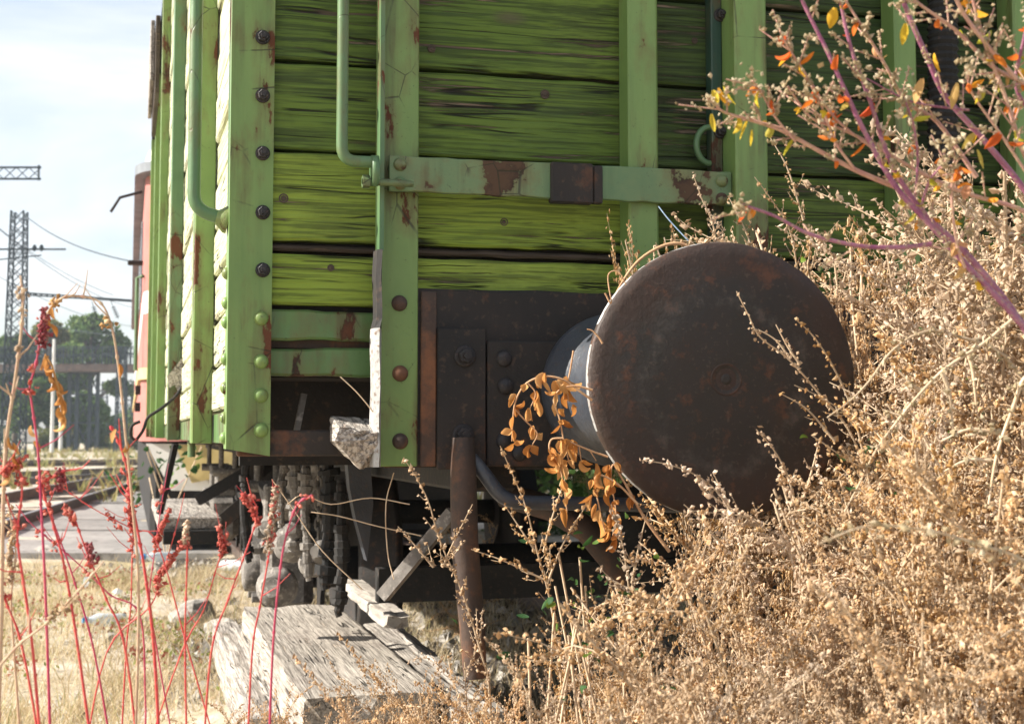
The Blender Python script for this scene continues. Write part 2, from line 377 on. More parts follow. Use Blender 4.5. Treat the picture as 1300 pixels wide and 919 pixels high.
for i, (a, b, m_, dy) in enumerate(rows):
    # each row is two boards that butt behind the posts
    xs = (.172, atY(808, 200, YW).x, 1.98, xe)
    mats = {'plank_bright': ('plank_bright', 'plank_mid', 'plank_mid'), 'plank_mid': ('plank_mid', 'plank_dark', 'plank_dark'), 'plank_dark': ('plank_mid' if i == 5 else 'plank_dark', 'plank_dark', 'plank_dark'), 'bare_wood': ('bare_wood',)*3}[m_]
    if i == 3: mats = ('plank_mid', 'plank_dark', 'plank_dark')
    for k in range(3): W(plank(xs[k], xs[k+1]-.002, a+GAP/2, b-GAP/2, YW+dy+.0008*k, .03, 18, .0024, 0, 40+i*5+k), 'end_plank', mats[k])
W(MB().box((.18, YW+.033, zrow(437)), (xe, YW+.045, ztop)), 'end_lining', 'soot')
# left side boards
zs0 = zrow(520); zz = zs0; i = 0; PH = .094
while zz < ztop-.02:
    W(plank(YW+.012, WY1-.02, zz+.002, min(zz+PH, ztop)-.002, .168+.002*((i*7) % 3-1), .028, 34, .004, 1, 200+i), 'side_plank', 'plank_side'); zz += PH; i += 1
W(MB().box((.197, YW+.05, zs0), (.21, WY1-.02, ztop)), 'side_lining', 'soot')
W(MB().box((WX1-.06, YW+.04, zs0), (WX1-.03, WY1-.02, ztop)), 'far_side_wall', 'plank_dark')
W(MB().box((.2, WY1-.03, zs0), (WX1-.06, WY1, ztop)), 'far_end_wall', 'plank_dark')
rf = MB(); n = 14; vs = []
for y in (YW-.05, WY1+.05):
    for k in range(n+1):
        t = -1+2*k/n; vs.append(((WX0+WX1)/2+t*(WX1-WX0)/2*1.02, y, ztop+.42*(1-t*t)))
    vs.append((WX1, y, ztop)); vs.append((WX0, y, ztop))
q = n+3
W(rf.add(vs, [(k, k+1, q+k+1, q+k) for k in range(n)]+[tuple(range(q)), tuple(range(q, 2*q))[::-1]]), 'roof', 'soot')
W(MB().box((.21, YW+.08, 1.20), (WX1-.06, WY1-.05, 1.235)), 'floor', 'soot')

# corner post: an angle of thick plate, dark bolts above, domed rivets below
def PX(px, Y, py=300): return atY(px, py, Y).x
zb = atY(320, 579, YW-.012).z
cx0, cx1 = WX0, PX(346, YW-.012, 300)
cp = MB(); t = .012
cp.prism([(cx0, YW-t, 0), (cx1, YW-t, 0), (cx1, YW, 0), (cx0+t, YW, 0), (cx0+t, YW+.055, 0), (cx0, YW+.055, 0)], (0, 0, ztop-zb))
for i_ in range(len(cp.v)): cp.v[i_] = (cp.v[i_][0], cp.v[i_][1], cp.v[i_][2]+zb+(.012 if (cp.v[i_][0] < cx0+.02 and cp.v[i_][2] < .1) else 0))
post = W(cp, 'corner_post', 'post')
def hexbolt(o, ax, r=.0085, h=.010, wash=.0125):
    o = Vector(o); ax = Vector(ax).normalized(); mb = MB(); mb.lathe([(-.002, wash), (.003, wash), (.0042, wash*.86)], o, ax, 18)
    mb.lathe([(.004, r*1.12), (.004+h*.85, r*1.12), (.004+h, r*.95)], o, ax, 6, False); mb.lathe([(.004+h, r*.55), (.006+h*1.35, r*.5)], o, ax, 10); return mb
def rivet(o, ax, r=.0125, h=.010):
    mb = MB(); return mb.lathe([(-.002, r)]+[(h*math.sin(a), r*math.cos(a)) for a in [0, .35, .7, 1.05, 1.35, 1.55]], o, ax, 16)
def sub(mb, name, mat, parent): return W(mb, name, mat, parent)
for py in (-26, 48, 122, 195, 270, 343): sub(hexbolt(atY(333.5, py, YW-t), (0, -1, 0)), 'bolt', 'bolt', post)
for py in (404, 459, 502, 546): sub(rivet(atY(331.5, py, YW-t), (0, -1, 0)), 'rivet', 'post', post)
for (py, k) in ((345, 0), (383, 0), (408, 1), (455, 0), (492, 1), (530, 1), (556, 1)):
    p = atX(289, py, WX0); sub(rivet((WX0, YW+.028, atY(293, py, YW).z), (-1, 0, 0), .011, .009), 'rivet', 'post', post)

# first end post: angle with an outstanding leg, its lower edge bent and bare
xl, xw = PX(481, YW-.07, 300), PX(531, YW-.04, 300)
zb1 = atY(505, 592, YW-.04).z; zk = atY(485, 318, YW-.07).z; zk2 = atY(485, 417, YW-.07).z
p1 = MB().box((xl, YW-.042, zb1), (xw, YW-.030, ztop), .002)
post1 = W(p1, 'end_post', 'post')
p1b = MB(); p1b.prism([(xl, YW-.076, 0), (xl+.0075, YW-.076, 0), (xl+.0075, YW-.0425, 0), (xl, YW-.0425, 0)], (0, 0, ztop-zk)); p1b.v = [(a, b, c+zk) for a, b, c in p1b.v]
sub(p1b, 'outstanding_leg', 'post_teal', post1)
p1c = MB(); r_ = random.Random(4); vs = []; ns = 22
for i in range(ns+1):
    z = zb1+(zk-zb1)*i/ns; low = z < zk2; wv = .0013*math.sin(i*.9)+r_.uniform(-.0008, .0008)
    o_ = .006 if low else .003
    xa = xl-o_-.004+wv*.6; dy = .012 if low else .0
    vs += [(xa, YW-.050, z), (xa+.002, YW-.080-wv*.4, z), (xa+.010, YW-.086-dy*.2-wv*.3, z), (xl+.0085, YW-.052, z)]
kk = max(i for i in range(ns+1) if zb1+(zk-zb1)*i/ns < zk2)
for (i0, i1, mt, lb) in ((0, kk, 'edge_metal', 'bare bent lower edge of the post'), (kk, ns, 'soot', 'flaking rusty edge of the post')):
    pc = MB().add(vs[4*i0:4*i1+4], [(4*i+k, 4*i+(k+1) % 4, 4*i+4+(k+1) % 4, 4*i+4+k) for i in range(i1-i0) for k in range(4)]+[(0, 1, 2, 3), (4*(i1-i0)+3, 4*(i1-i0)+2, 4*(i1-i0)+1, 4*(i1-i0))]); o = sub(pc, 'bent_leg', mt, post1); o['label'] = lb
for (px, py) in ((507, 385), (508, 474), (508, 560)): sub(rivet(atY(px, py, YW-.042), (0, -1, 0), .014, .012), 'rivet', 'rust_light' if py > 380 else 'post', post1)
# second and third posts, and those hidden further right
def boxpost(pxl, pxr, proj, zlo, mat='post'):
    xa, xb = PX(pxl, YW-proj, 150), PX(pxr, YW-proj, 150); mb = MB()
    mb.box((xa, YW-proj, zlo), (xb, YW-.0005, ztop), .004); return W(mb, 'end_post', mat)
zhs = atY(600, 367, YW-.03).z              # headstock top
p2 = boxpost(798, 836, .055, zhs+.001); p3 = boxpost(934, 975, .088, zhs+.001); p4 = boxpost(1138, 1166, .055, zhs+.001); p5 = boxpost(1290, 1325, .06, zhs+.001)
M['strip'] = metal_paint('shaded_dirty_paint', (.022, .055, .040), (.035, .075, .05), .8)  # shade and dirt of the post's left side, put into a darker colour
sub(MB().box((PX(904, YW-.03, 150), YW-.03, zhs+.001), (PX(934, YW-.088, 150)-.0005, YW-.0008, ztop), .002), 'shaded_cheek', 'strip', p3)
for py in (20, 168): sub(hexbolt(atY(914, py, YW-.03), (0, -1, 0), .008), 'bolt', 'bolt', p3)
# flat strap across the end
xa, xb = PX(494, YW-.066, 220), PX(934, YW-.088, 220)-.001
zt, zbt = atY(494, 198, YW-.066).z, atY(494, 243, YW-.066).z
st = MB(); r_ = random.Random(3); vs = []; ns = 26
for i in range(ns+1):
    x = xa+(xb-xa)*i/ns; a, b = zt+r_.uniform(-.001, .001), zbt+r_.uniform(-.0015, .0015); d = r_.uniform(-.0008, .0008)
    vs += [(x, YW-.061+d, b), (x, YW-.070+d, b), (x, YW-.071+d, b+.0015), (x, YW-.071+d, a-.0015), (x, YW-.070+d, a), (x, YW-.061+d, a)]
st.add(vs, [(6*i+k, 6*i+(k+1) % 6, 6*i+6+(k+1) % 6, 6*i+6+k) for i in range(ns) for k in range(6)]+[tuple(range(6)), tuple(range(6*ns, 6*ns+6))[::-1]])
strap = W(st, 'strap', 'strap')
for (px, py) in ((508, 209), (508, 233), (916, 230), (916, 253)): sub(rivet(atY(px, py, YW-.071), (0, -1, 0), .012, .010), 'rivet', 'strap', strap)
for (px, py) in ((500, 212), (500, 232), (925, 240)): p = atY(px, py, YW-.06); sub(MB().lathe([(0, .008), (.03, .008)], (p.x, YW-.062, p.z), (0, 1, 0), 10), 'spacer', 'rust', strap)
a = atY(697, 208, YW-.078); b = atY(766, 259, YW-.078)
cl = MB().box((a.x+.004, YW-.079, b.z-.001), (b.x-.018, YW-.0575, a.z+.004), .003); cl.box((b.x-.017, YW-.0765, b.z+.001), (b.x, YW-.0575, a.z+.0015), .002)
sub(cl, 'clamp', 'rust', strap)
# grab rail on the end
def bend(pts, rad, k=6):
    out = [Vector(pts[0])]
    for i in range(1, len(pts)-1):
        p, a, b = Vector(pts[i]), Vector(pts[i-1]), Vector(pts[i+1]); d1 = (a-p); d2 = (b-p); rr = min(rad, d1.length*.49, d2.length*.49)
        s_, e_ = p+d1.normalized()*rr, p+d2.normalized()*rr
        for j in range(k+1): t_ = j/k; out.append(s_*(1-t_)**2+p*2*t_*(1-t_)+e_*t_**2)
    return out+[Vector(pts[-1])]
YG = YW-.10
g = [atY(434, -330, YG), atY(434, 203, YG), atY(472, 206, YG)]; g[1].z = g[2].z; g[0].x = g[1].x
rail1 = W(MB().tube(bend(g, .045), .0098, 12), 'grab_rail', 'post_teal')
a = atY(466, 192, YG); e = MB().lathe([(-.006, .0), (-.006, .026), (.006, .026), (.006, .0)], (PX(475, YG), YG, atY(475, 217, YG).z), (1, 0, .0), 20)
for k_ in range(len(e.v)): vx, vy, vz = e.v[k_]; e.v[k_] = (vx, YG+(vy-YG)*.75, vz)
sub(e, 'rail_eye', 'post_teal', rail1)
q = atY(469, 231, YG); sub(MB().tube([(q.x-.012, YG, q.z), (q.x+.075, YG+.0, q.z)], .006, 8), 'rail_pin', 'post_teal', rail1)
sub(MB().lathe([(-.012, .0115), (0, .0115)], (q.x, YG, q.z), (1, 0, 0), 6, False), 'nut', 'post_teal', rail1)
# grab rail on the side by the corner
Ys = YW+.03; pa = Vector((WX0, Ys, atY(291, 276, YW).z)); xo = PX(243, Ys, 265)
g = [pa, (xo+.004, Ys+.0, pa.z+.016), (xo+.004, Ys+.02, pa.z+.36), (xo+.008, Ys+.03, pa.z+1.0), (WX0, Ys+.03, pa.z+1.02)]
rail2 = W(MB().tube(bend(g, .028), .0115, 12), 'side_grab_rail', 'post_teal')
sub(MB().lathe([(-.001, .024), (.004, .024), (.016, .0145), (.02, .012)], pa, (-1, 0, .2), 18), 'rail_flange', 'post', rail2)
# side posts of channel section
for i, Yp in enumerate((3.08, 5.05, 7.3, 9.2, 11.3)):
    zlo = zb+.018 if i < 2 else zb+.02; xo = .126; mb = MB()
    mb.box((xo, Yp, zlo), (.1665, Yp+.010, ztop), .0015); mb.box((xo-.001, Yp+.0105, zlo), (xo+.010, Yp+.085, ztop), .0015); mb.box((.148, Yp+.086, zlo), (.1662, Yp+.125, ztop), .0015)
    sp = W(mb, 'side_post', 'post_teal' if i == 1 else 'post')
    for k in range(13): sub(rivet((.148, Yp+.105, zlo+.10+k*.19), (-1, 0, 0), .009, .008), 'rivet', 'bolt', sp)
W(MB().box((.17, YW+.04, zb+.02), (.185, WY1-.06, zs0-.001)), 'side_rail', 'sill')
# headstock with its plates
YH = YW-.03; hz0 = atY(600, 593, YH).z; hx0 = PX(482, YH, 480)+.01
hs = MB(); r_ = random.Random(9); vs = []; ns = 30
for i in range(ns+1):
    x = hx0+(WX1-.1-hx0)*i/ns; j = r_.uniform(-.002, .0015)
    vs += [(x, YH+.012, hz0), (x, YH+.002, hz0), (x, YH, hz0+.004), (x, YH, zhs-.004+j), (x, YH+.004, zhs+j), (x, YW-.0006, zhs+j), (x, YW-.0006, zhs-.02), (x, YH+.012, zhs-.02)]
hs.add(vs, [(8*i+k, 8*i+(k+1) % 8, 8*i+8+(k+1) % 8, 8*i+8+k) for i in range(ns) for k in range(8)]+[tuple(range(8)), tuple(range(8*ns, 8*ns+8))[::-1]])
head = W(hs, 'headstock', 'rust')
W(MB().box((hx0, YH+.0125, hz0), (WX1-.1, YH+.09, hz0+.012)), 'headstock_flange', 'rust')
pa, pb = atY(534, 372, YH), atY(553, 594, YH); sub(MB().box((pa.x, YH-.006, hz0+.002), (pb.x, YH-.0005, zhs-.006), .002), 'edge_plate', 'rust_light', head)
pa, pb = atY(556, 416, YH-.014), atY(617, 594, YH-.014)
sp = sub(MB().box((pa.x, YH-.014, hz0-.003), (pb.x, YH-.0005, pa.z), .002), 'side_plate', 'rust', head)
for (px, py) in ((590, 452), (588, 552)):
    o = hexbolt(atY(px, py, YH-.014), (0, -1, 0), .012, .012, .019); child(o.build('bolt', M['bolt']), wagon)
# left lower opening: bottom rail, stub of timber
za, zc = atY(400, 546, YW+.02).z, atY(400, 579, YW+.02).z
W(MB().box((cx0+.02, YW+.004, zc), (xl+.03, YW+.05, za), .003), 'bottom_rail', 'rust')
W(MB().box((.2, YW+.25, zc-.02), (.9, YW+.28, zrow(430))), 'inner_bearer', 'soot')
W(MB().bar(atY(375, 555, YW+.1), atY(386, 500, YW+.1), .016, .01), 'inner_strut', 'dusty')
tb = [atY(419, 527, YW-.0), atY(478, 533, YW-.0), atY(479, 549, YW-.09), atY(431, 541, YW-.085), atY(425, 560, YW-.085), atY(456, 596, YW-.06), atY(479, 566, YW-.085), atY(419, 560, YW+.01), atY(455, 590, YW+.03), atY(480, 590, YW-.0)]
import bmesh
bm = bmesh.new()
for p in tb: bm.verts.new(p)
bmesh.ops.convex_hull(bm, input=bm.verts)
bmesh.ops.subdivide_edges(bm, edges=bm.edges[:], cuts=5, use_grid_fill=True)
r_ = random.Random(2)
for v in bm.verts:
    gz = math.sin(v.co.z*420+3*math.sin(v.co.x*90))*.0018; v.co += Vector((r_.uniform(-1, 1)*.0012, -gz+r_.uniform(-1, 1)*.002, r_.uniform(-1, 1)*.0012))
me = bpy.data.meshes.new('beam_end'); bm.to_mesh(me); bm.free(); me.materials.append(M['split_timber']); o = link('beam_end', me); child(o, wagon); o['label'] = 'split weathered end of a wooden beam'

# buffer
bc = atY(919, 482, 1.963); BX, BZ = bc.x, bc.z
bd = Vector((-math.sin(R(5)), -math.cos(R(5)), 0))
face = Vector((BX, 1.963, BZ)); RD = .2005
casing = MB()
casing.lathe([(0, .135), (.03, .135), (.045, .118), (.30, .104), (.305, .108), (.325, .108), (.33, .09)], (BX, YH-.015, BZ), (0, -1, 0), 48)
buf = W(casing, 'buffer', 'grease')
b2 = MB().lathe([(0, .078), (.19, .078)], (BX, 2.20, BZ), (0, -1, 0), 40); b2.lathe([(0, .078), (.10, .10), (.118, .112)], (BX, 2.12, BZ), (0, -1, 0), 40)
sub(b2, 'buffer_plunger', 'grease', buf)
M['disc'] = None
def disc_mat():
    m = NT('buffer_face_steel'); ln = m.n('ShaderNodeVectorMath'); ln.operation = 'LENGTH'
    mp = m.coord((1, 1, 1), False); m.l(mp, ln.inputs[0]); rad = ln.outputs['Value']
    a = m.noise(9, 6, .62); b = m.noise(32, 6, .7); fine = m.noise(120, 4, .65)
    c = m.mix(m.step(a, .35, .65), (.021, .0185, .0165), (.034, .028, .024))
    edge = m.step(m.math('ADD', rad, m.math('MULTIPLY', m.math('SUBTRACT', a, .5), .12)), .125, .185)
    c = m.mix(m.math('MULTIPLY', edge, .75), c, (.046, .026, .019))
    c = m.mix(m.math('MULTIPLY', m.step(b, .55, .68), .7), c, (.12, .046, .022))
    c = m.mix(m.math('MULTIPLY', m.step(fine, .58, .7), .5), c, (.10, .07, .055))
    c = m.mix(m.math('MULTIPLY', m.step(m.noise(1, 4, .6, m.coord((40, 40, 5))), .5, .72), .45), c, (.022, .021, .016))
    sc = m.math('MULTIPLY', m.step(m.math('ABSOLUTE', m.math('SUBTRACT', rad, m.math('ADD', .118, m.math('MULTIPLY', m.math('SUBTRACT', a, .5), .10)))), .016, .004), m.step(b, .44, .6))
    c = m.mix(m.math('MULTIPLY', sc, .55), c, (.085, .075, .068))
    c = m.mix(m.math('MULTIPLY', m.step(m.noise(5, 5, .65, m.coord((1, 1, .35))), .54, .66), .5), c, (.075, .034, .018))
    m.bump(m.math('ADD', b, m.math('MULTIPLY', fine, .6)), .5, .004); return m.done(c, m.ramp(a, (.35, .42), (.65, .72)), .4)
M['disc'] = disc_mat()
dm = MB(); pr = [(-.030, .10), (-.026, .185), (-.020, RD-.004), (-.016, RD), (-.003, RD), (.001, RD-.003)]
for k in range(1, 13): t_ = k/12; rr = (RD-.003)*(1-t_)+.016*t_; pr.append((.001+.010*(1-(rr/RD)**2), rr))
pr += [(.0105, .0155), (.0085, .013), (.0085, .009), (.0115, .0075), (.0115, .003)]
dm.lathe(pr, (0, 0, 0), bd, 96)
for k in range(len(dm.v)):                                         # worn, slightly ragged rim
    v = Vector(dm.v[k]); rr = (v-bd*v.dot(bd)).length
    if rr > RD-.008: an = math.atan2(v.z, v.x); dm.v[k] = tuple(v*(1+.0022*math.sin(an*9+1)+.0015*math.sin(an*23)+.0012*math.sin(an*41+2)))
o = dm.build('buffer_head', M['disc']); o.location = face; child(o, buf); o['label'] = 'big round rusty buffer plate'
rimm = MB().lathe([(-.020, RD-.0035), (-.0165, RD+.0004), (-.006, RD+.0004), (-.0045, RD-.002)], face, bd, 96); sub(rimm, 'buffer_rim', 'edge_metal', buf)
sub(MB().lathe([(-.001, .024), (.0012, .0235), (.0014, .022), (.0003, .020)], face+bd*.0105, bd, 36), 'center_ring', 'disc', buf)
hx = .16; pl = MB(); pa = atY(619, 430, YH-.013)
pl.box((pa.x, YH-.0145, hz0+.001), (2*BX-pa.x, YH-.0006, BZ+(BZ-hz0)*.62), .003)
sub(pl, 'buffer_plate', 'rust', buf)
for (px, py) in ((640, 455), (642, 490), (640, 560), (660, 575)): sub(rivet(atY(px, py, YH-.0145), (0, -1, 0), .015, .010), 'bolt', 'bolt', buf)
# a thin worn lip on the plunger catches the sun
# drop bar, shunter rail and brace under the headstock
pt = [atY(588, 556, YH-.03), atY(588, 600, YH-.035), atY(590, 690, YH-.03), atY(600, 800, YH-.02), atY(603, 860, YH-.02)]
db = W(MB().tube(pt, [.020, .0225, .0235, .022, .02], 14), 'drop_bar', 'rust_light'); db['label'] = 'rusty upright bar hanging below the headstock'
g = [atY(598, 582, YH-.02), atY(614, 600, YH-.03), atY(640, 637, YH-.04), atY(905, 643, YH-.04), atY(925, 590, YH-.03)]
W(MB().tube(bend(g, .05), .0125, 12), 'shunter_rail', 'grease')
W(MB().bar(atY(486, 757, YW+.1), atY(575, 650, YW+.02), .02, .022), 'brace', 'dusty')
# running gear
ZR = .13; AX = 5.7; AXZ = ZR+.46
for k, Ya in enumerate((AX, 9.6)):
    for sx in (1, -1):
        wx = 1.70-sx*.75; mb = MB(); mb.lathe([(-.07, .20), (-.065, .10), (-.02, .46), (0, .49), (.012, .49), (.03, .455), (.13, .45), (.135, .40), (.05, .36), (.03, .12), (.05, .1)], (wx, Ya, AXZ), (-sx, 0, 0), 40)
        wh = W(mb, 'wheel', 'rust')
        if sx == 1:
            ax0 = .49
            ab = MB().box((ax0, Ya-.13, AXZ-.16), (ax0+.2, Ya+.13, AXZ+.12), .04); ab.box((ax0-.02, Ya-.09, AXZ+.1201), (ax0+.18, Ya+.09, AXZ+.17), .01); ab.lathe([(0, .085), (.05, .085), (.06, .06)], (ax0, Ya, AXZ), (-1, 0, 0), 20)
            for yy in (-.085, .085):
                for z_ in (-.10, .08): ab.lathe([(0, .02), (.03, .02)], (ax0, Ya+yy, AXZ+z_), (-1, 0, 0), 6, False)
            W(ab, 'axle_box', 'dusty')
            for i in range(8):
                L = .62-.065*i; sag = []
                for j in range(13): tt = -1+2*j/12; sag.append((ax0+.09, Ya+tt*L, AXZ+.19+.014*i+.11*(tt*L/.62)**2))
                sm = MB()
                for j in range(12): sm.bar(sag[j], sag[j+1], .085, .0125)
                W(sm, 'spring_leaf', 'dusty')
            W(MB().box((ax0+.02, Ya-.05, AXZ+.178), (ax0+.16, Ya+.05, AXZ+.32), .008), 'spring_buckle', 'dusty')
            for sgn in (-1, 1):
                hy = Ya+sgn*.66; hm = MB().tube([(ax0+.05, hy, AXZ+.28), (ax0+.05, hy+.02*sgn, AXZ+.47)], .016, 10); hm.tube([(ax0+.13, hy, AXZ+.28), (ax0+.13, hy+.02*sgn, AXZ+.47)], .016, 10)
                hm.lathe([(-.09, .026), (.09, .026)], (ax0+.09, hy, AXZ+.29), (1, 0, 0), 12); hm.lathe([(-.08, .03), (.08, .03)], (ax0+.09, hy+.02*sgn, AXZ+.47), (1, 0, 0), 12); W(hm, 'spring_hanger', 'dusty')
            for sgn in (-1, 1): W(MB().prism([(ax0+.205, Ya+sgn*.16, AXZ-.22), (ax0+.205, Ya+sgn*.22, AXZ-.2), (ax0+.205, Ya+sgn*.52, 1.12), (ax0+.205, Ya+sgn*.36, 1.12), (ax0+.205, Ya+sgn*.16, AXZ+.2)], (.016, 0, 0)), 'axle_guard', 'soot')
    W(MB().tube([(.6, Ya, AXZ), (2.8, Ya, AXZ)], .08, 14), 'axle', 'soot')
for x in (.62, 2.75): W(MB().box((x-.05, YW+.02, 1.0), (x+.05, WY1-.1, 1.199), .006), 'sole_bar', 'soot')
for y in (3.3, 4.5, 6.9, 8.2, 10.6): W(MB().box((.68, y-.05, 1.02), (2.69, y+.05, 1.198), .005), 'cross_beam', 'soot')
# brake gear at the near wheels: hangers, pull rods, shoes
def P(px, py, Y): return atY(px, py, Y)
def hanger(pts, Y, r, mat='dusty', n=9, seed=0):
    r_ = random.Random(seed+int(pts[0][0])); c = catmull([P(x, y, Y) for x, y in pts], 9); q, rr = [], []
    for i, p in enumerate(c):
        k = r_.choice((1, 1, 1, 1.35, .8, 1.6)) if i not in (0, len(c)-1) else .7; d = (c[min(i+1, len(c)-1)]-c[max(i-1, 0)])*.24
        for t_ in (-1, 1): q.append(p+d*t_*.96+Vector((r_.uniform(-.002, .002), 0, 0))); rr.append(r*k)
    W(MB().tube(q, rr, n, True, False), 'brake_hanger', mat)
hanger([(388, 590), (388, 660), (392, 735)], 3.7, .012); hanger([(364, 592), (358, 602), (356, 668)], 3.6, .009); hanger([(374, 586), (375, 650), (372, 700)], 3.8, .016)
hanger([(416, 575), (418, 650), (413, 745)], 3.6, .018, 'soot'); hanger([(432, 610), (434, 700), (430, 780)], 3.5, .012, 'soot'); hanger([(312, 585), (310, 650), (316, 712)], 4.5, .013, 'soot')
W(MB().prism([P(440, 575, 3.4), P(470, 585, 3.4), P(474, 640, 3.4), P(466, 712, 3.4), P(452, 660, 3.4), P(444, 620, 3.4)], (.0, .05, 0)), 'brake_shoe', 'grease')
W(MB().prism([P(383, 600, 4.0), P(400, 600, 4.0), P(400, 650, 4.0), P(392, 652, 4.0), P(384, 640, 4.0)], (0, .02, 0)), 'guide_plate', 'dusty')
lk = MB()
for j in range(9):
    c = P(404, 600+j*13, 3.7); o1 = Vector((1, 0, 0)) if j % 2 else Vector((.2, 1, 0)).normalized()
    lk.tube([c+o1*(.008*math.cos(k*math.pi/6))+Vector((0, 0, .017*math.sin(k*math.pi/6))) for k in range(13)], .0035, 6, False)
W(lk, 'brake_chain', 'dusty')['kind'] = 'stuff'
for (x, y, Y, r) in ((372, 690, 3.9, .05), (352, 745, 4.4, .06), (398, 715, 3.8, .035), (410, 700, 3.7, .03), (345, 668, 4.3, .03)): W(MB().lathe([(-.03, r*.6), (-.02, r), (.02, r), (.03, r*.55), (.055, r*.5)], P(x, y, Y), (-.5, -1, .1), 16), 'pin_joint', 'dusty')
W(MB().tube([P(640, 628, 3.4), P(700, 645, 3.3), P(745, 672, 3.2), P(778, 712, 3.2), P(800, 760, 3.2)], .030, 12), 'brake_hose', 'rust_light')
W(MB().lathe([(0, .06), (.02, .15), (.5, .15), (.52, .11), (.56, .11), (.6, .03), (.8, .03)], (1.6, 4.3, .82), (.3, 1, 0), 28), 'brake_cylinder', 'soot')
W(MB().bar((.65, 3.9, .7), (2.7, 3.9, .72), .06, .09), 'brake_beam', 'soot')
# wooden footstep hung by slanting straps from the sole bar
step = MB(); r_ = random.Random(5); xs0, xs1 = .13, .40; zt_ = atY(240, 656, 6.5).z
W(plank(xs0, xs1, 0, .05, 0, .9, 4).mesh('x', M['split_timber']) and MB().box((xs0, 6.5, zt_-.055), (xs1, 8.4, zt_), .006), 'footstep', 'split_timber')
W(MB().box((xs0+.02, 6.47, zt_-.115), (xs1, 6.55, zt_-.0555), .004), 'step_bearer', 'soot')
W(MB().bar((xs1-.03, 6.52, zt_-.05), P(358, 598, 6.45), .06, .012, (0, 1, 0)), 'step_hanger', 'rust')
W(MB().bar((xs1-.06, 7.6, zt_+.02), P(332, 588, 7.55), .06, .012, (0, 1, 0)), 'step_hanger', 'rust')
W(MB().bar((.14, 6.7, zt_+.005), (.20, 6.62, 1.06), .03, .014), 'step_hanger', 'soot')
# broken bracket board, conduit and bent wire hook on the side
W(MB().prism([P(216, 492, 5.0), P(212, 478, 5.0), P(233, 452, 5.0), P(244, 444, 5.0), P(243, 470, 5.0), P(228, 500, 5.0), P(222, 488, 5.0)], (.0, .03, 0)), 'broken_bracket', 'split_timber')
W(MB().tube([P(240, 470, 4.9), P(242, 520, 4.9), P(243, 580, 4.9)], .0125, 10), 'conduit', 'strap')
W(MB().tube(bend([P(234, 486, 5.0), P(224, 503, 4.98), P(203, 520, 4.95), P(186, 530, 4.95), P(183, 545, 4.95), P(172, 560, 4.95), P(165, 553, 4.95), P(167, 539, 4.95), P(178, 535, 4.95)], .05), .0052, 8), 'wire_hook', 'soot')
W(MB().box((.10, 7.9, atY(192, 138, 8.3).z), (.125, 9.1, ztop), .003), 'side_shutter', 'bare_wood')
W(MB().box((.075, 8.0, atY(190, 118, 8.3).z), (.097, 9.0, ztop), .003), 'side_shutter', 'split_timber')
# hanging ribbed hose and ring on the end
hp = []
for i in range(64):
    py = -60+i*4.6; hp.append(atY(1197, py, YW-.05))
W(MB().tube(hp, [.026+.0042*(i % 2) for i in range(64)], 14, True, False), 'ribbed_hose', 'soot')
rg = [Vector((PX(902, YW-.02), YW-.02, atY(902, 185, YW-.02).z))+Vector((.026*math.cos(k*math.pi/12), 0, .034*math.sin(k*math.pi/12))) for k in range(25)]
W(MB().tube(rg, .006, 8), 'ring', 'post_teal')

# ------------------------------------------------------------------ the yard behind
M['rail'] = rusty('rail_steel', (.06, .045, .04), (.11, .075, .06), (.2, .1, .06), .5, .55, 1, .5)
M['rail_top'] = mottled('polished_rail_top', (.45, .43, .42), (.35, .32, .31), 3, .35, .1, metal=.7)
M['sleeper'] = mottled('tarred_sleeper', (.045, .036, .030), (.09, .075, .062), 5, .9)
M['slab'] = mottled('crossing_slab', (.21, .20, .19), (.29, .275, .26), 1.7, .9, .5, .02, c2=(.14, .13, .12), vary_obj=.2)
def rail_mesh(mb, top, pts):
    for i in range(len(pts)-1):
        a, b = pts[i], pts[i+1]; d = Vector((0, 0, 1))
        mb.bar(a-d*.02, b-d*.02, .065, .036); mb.bar(a-d*.09, b-d*.09, .02, .105); mb.bar(a-d*.145, b-d*.145, .13, .012); top.bar(a+d*.0005, b+d*.0005, .05, .004)
def track(name, edges, label):
    root = tag(empty(name, atZ(*edges[0][1], 0)), label, None, None, 'structure'); ctr = []
    for e in edges:
        pts = [atZ(x, y, .16) for x, y in e]; d0 = (pts[0]-pts[1]).normalized(); d1 = (pts[-1]-pts[-2]).normalized()
        pts = [pts[0]+d0*14]+pts+[pts[-1]+d1*30]; pts = catmull(pts, 6); ctr.append(pts)
        mb, tp = MB(), MB(); rail_mesh(mb, tp, pts); r = child(mb.build('rail', M['rail']), root); child(tp.build('running_surface', M['rail_top']), r)
    a, b = ctr[0], ctr[-1]; me = MB().box((-1.3, -.13, -.02), (1.3, .13, .035), .01).mesh('sleeper', M['sleeper']); acc = 0
    for i in range(len(a)-1):
        m0, m1 = (a[i]+b[min(i, len(b)-1)])/2, (a[i+1]+b[min(i+1, len(b)-1)])/2; acc += (m1-m0).length
        while acc > .9:
            acc -= .9; d = (m1-m0).normalized(); o = link('sleeper', me); p = m1-d*acc
            o.location = (p.x, p.y, -.02); o.rotation_euler = (0, 0, math.atan2(d.y, d.x)+R(90)+random.uniform(-.04, .04)); child(o, root)
track('railway_track', [[(-60, 640), (0, 627), (62, 616), (135, 604.5), (200, 598)], [(-30, 672), (42, 649), (98, 632), (147, 617.5), (200, 604.5)]], 'nearest rusty track curving across the yard behind the wagon')
track('railway_track', [[(-60, 613), (0, 609), (121, 601), (215, 594)], [(-60, 604), (13, 599), (135, 594), (215, 591)]], 'second track further back across the yard')
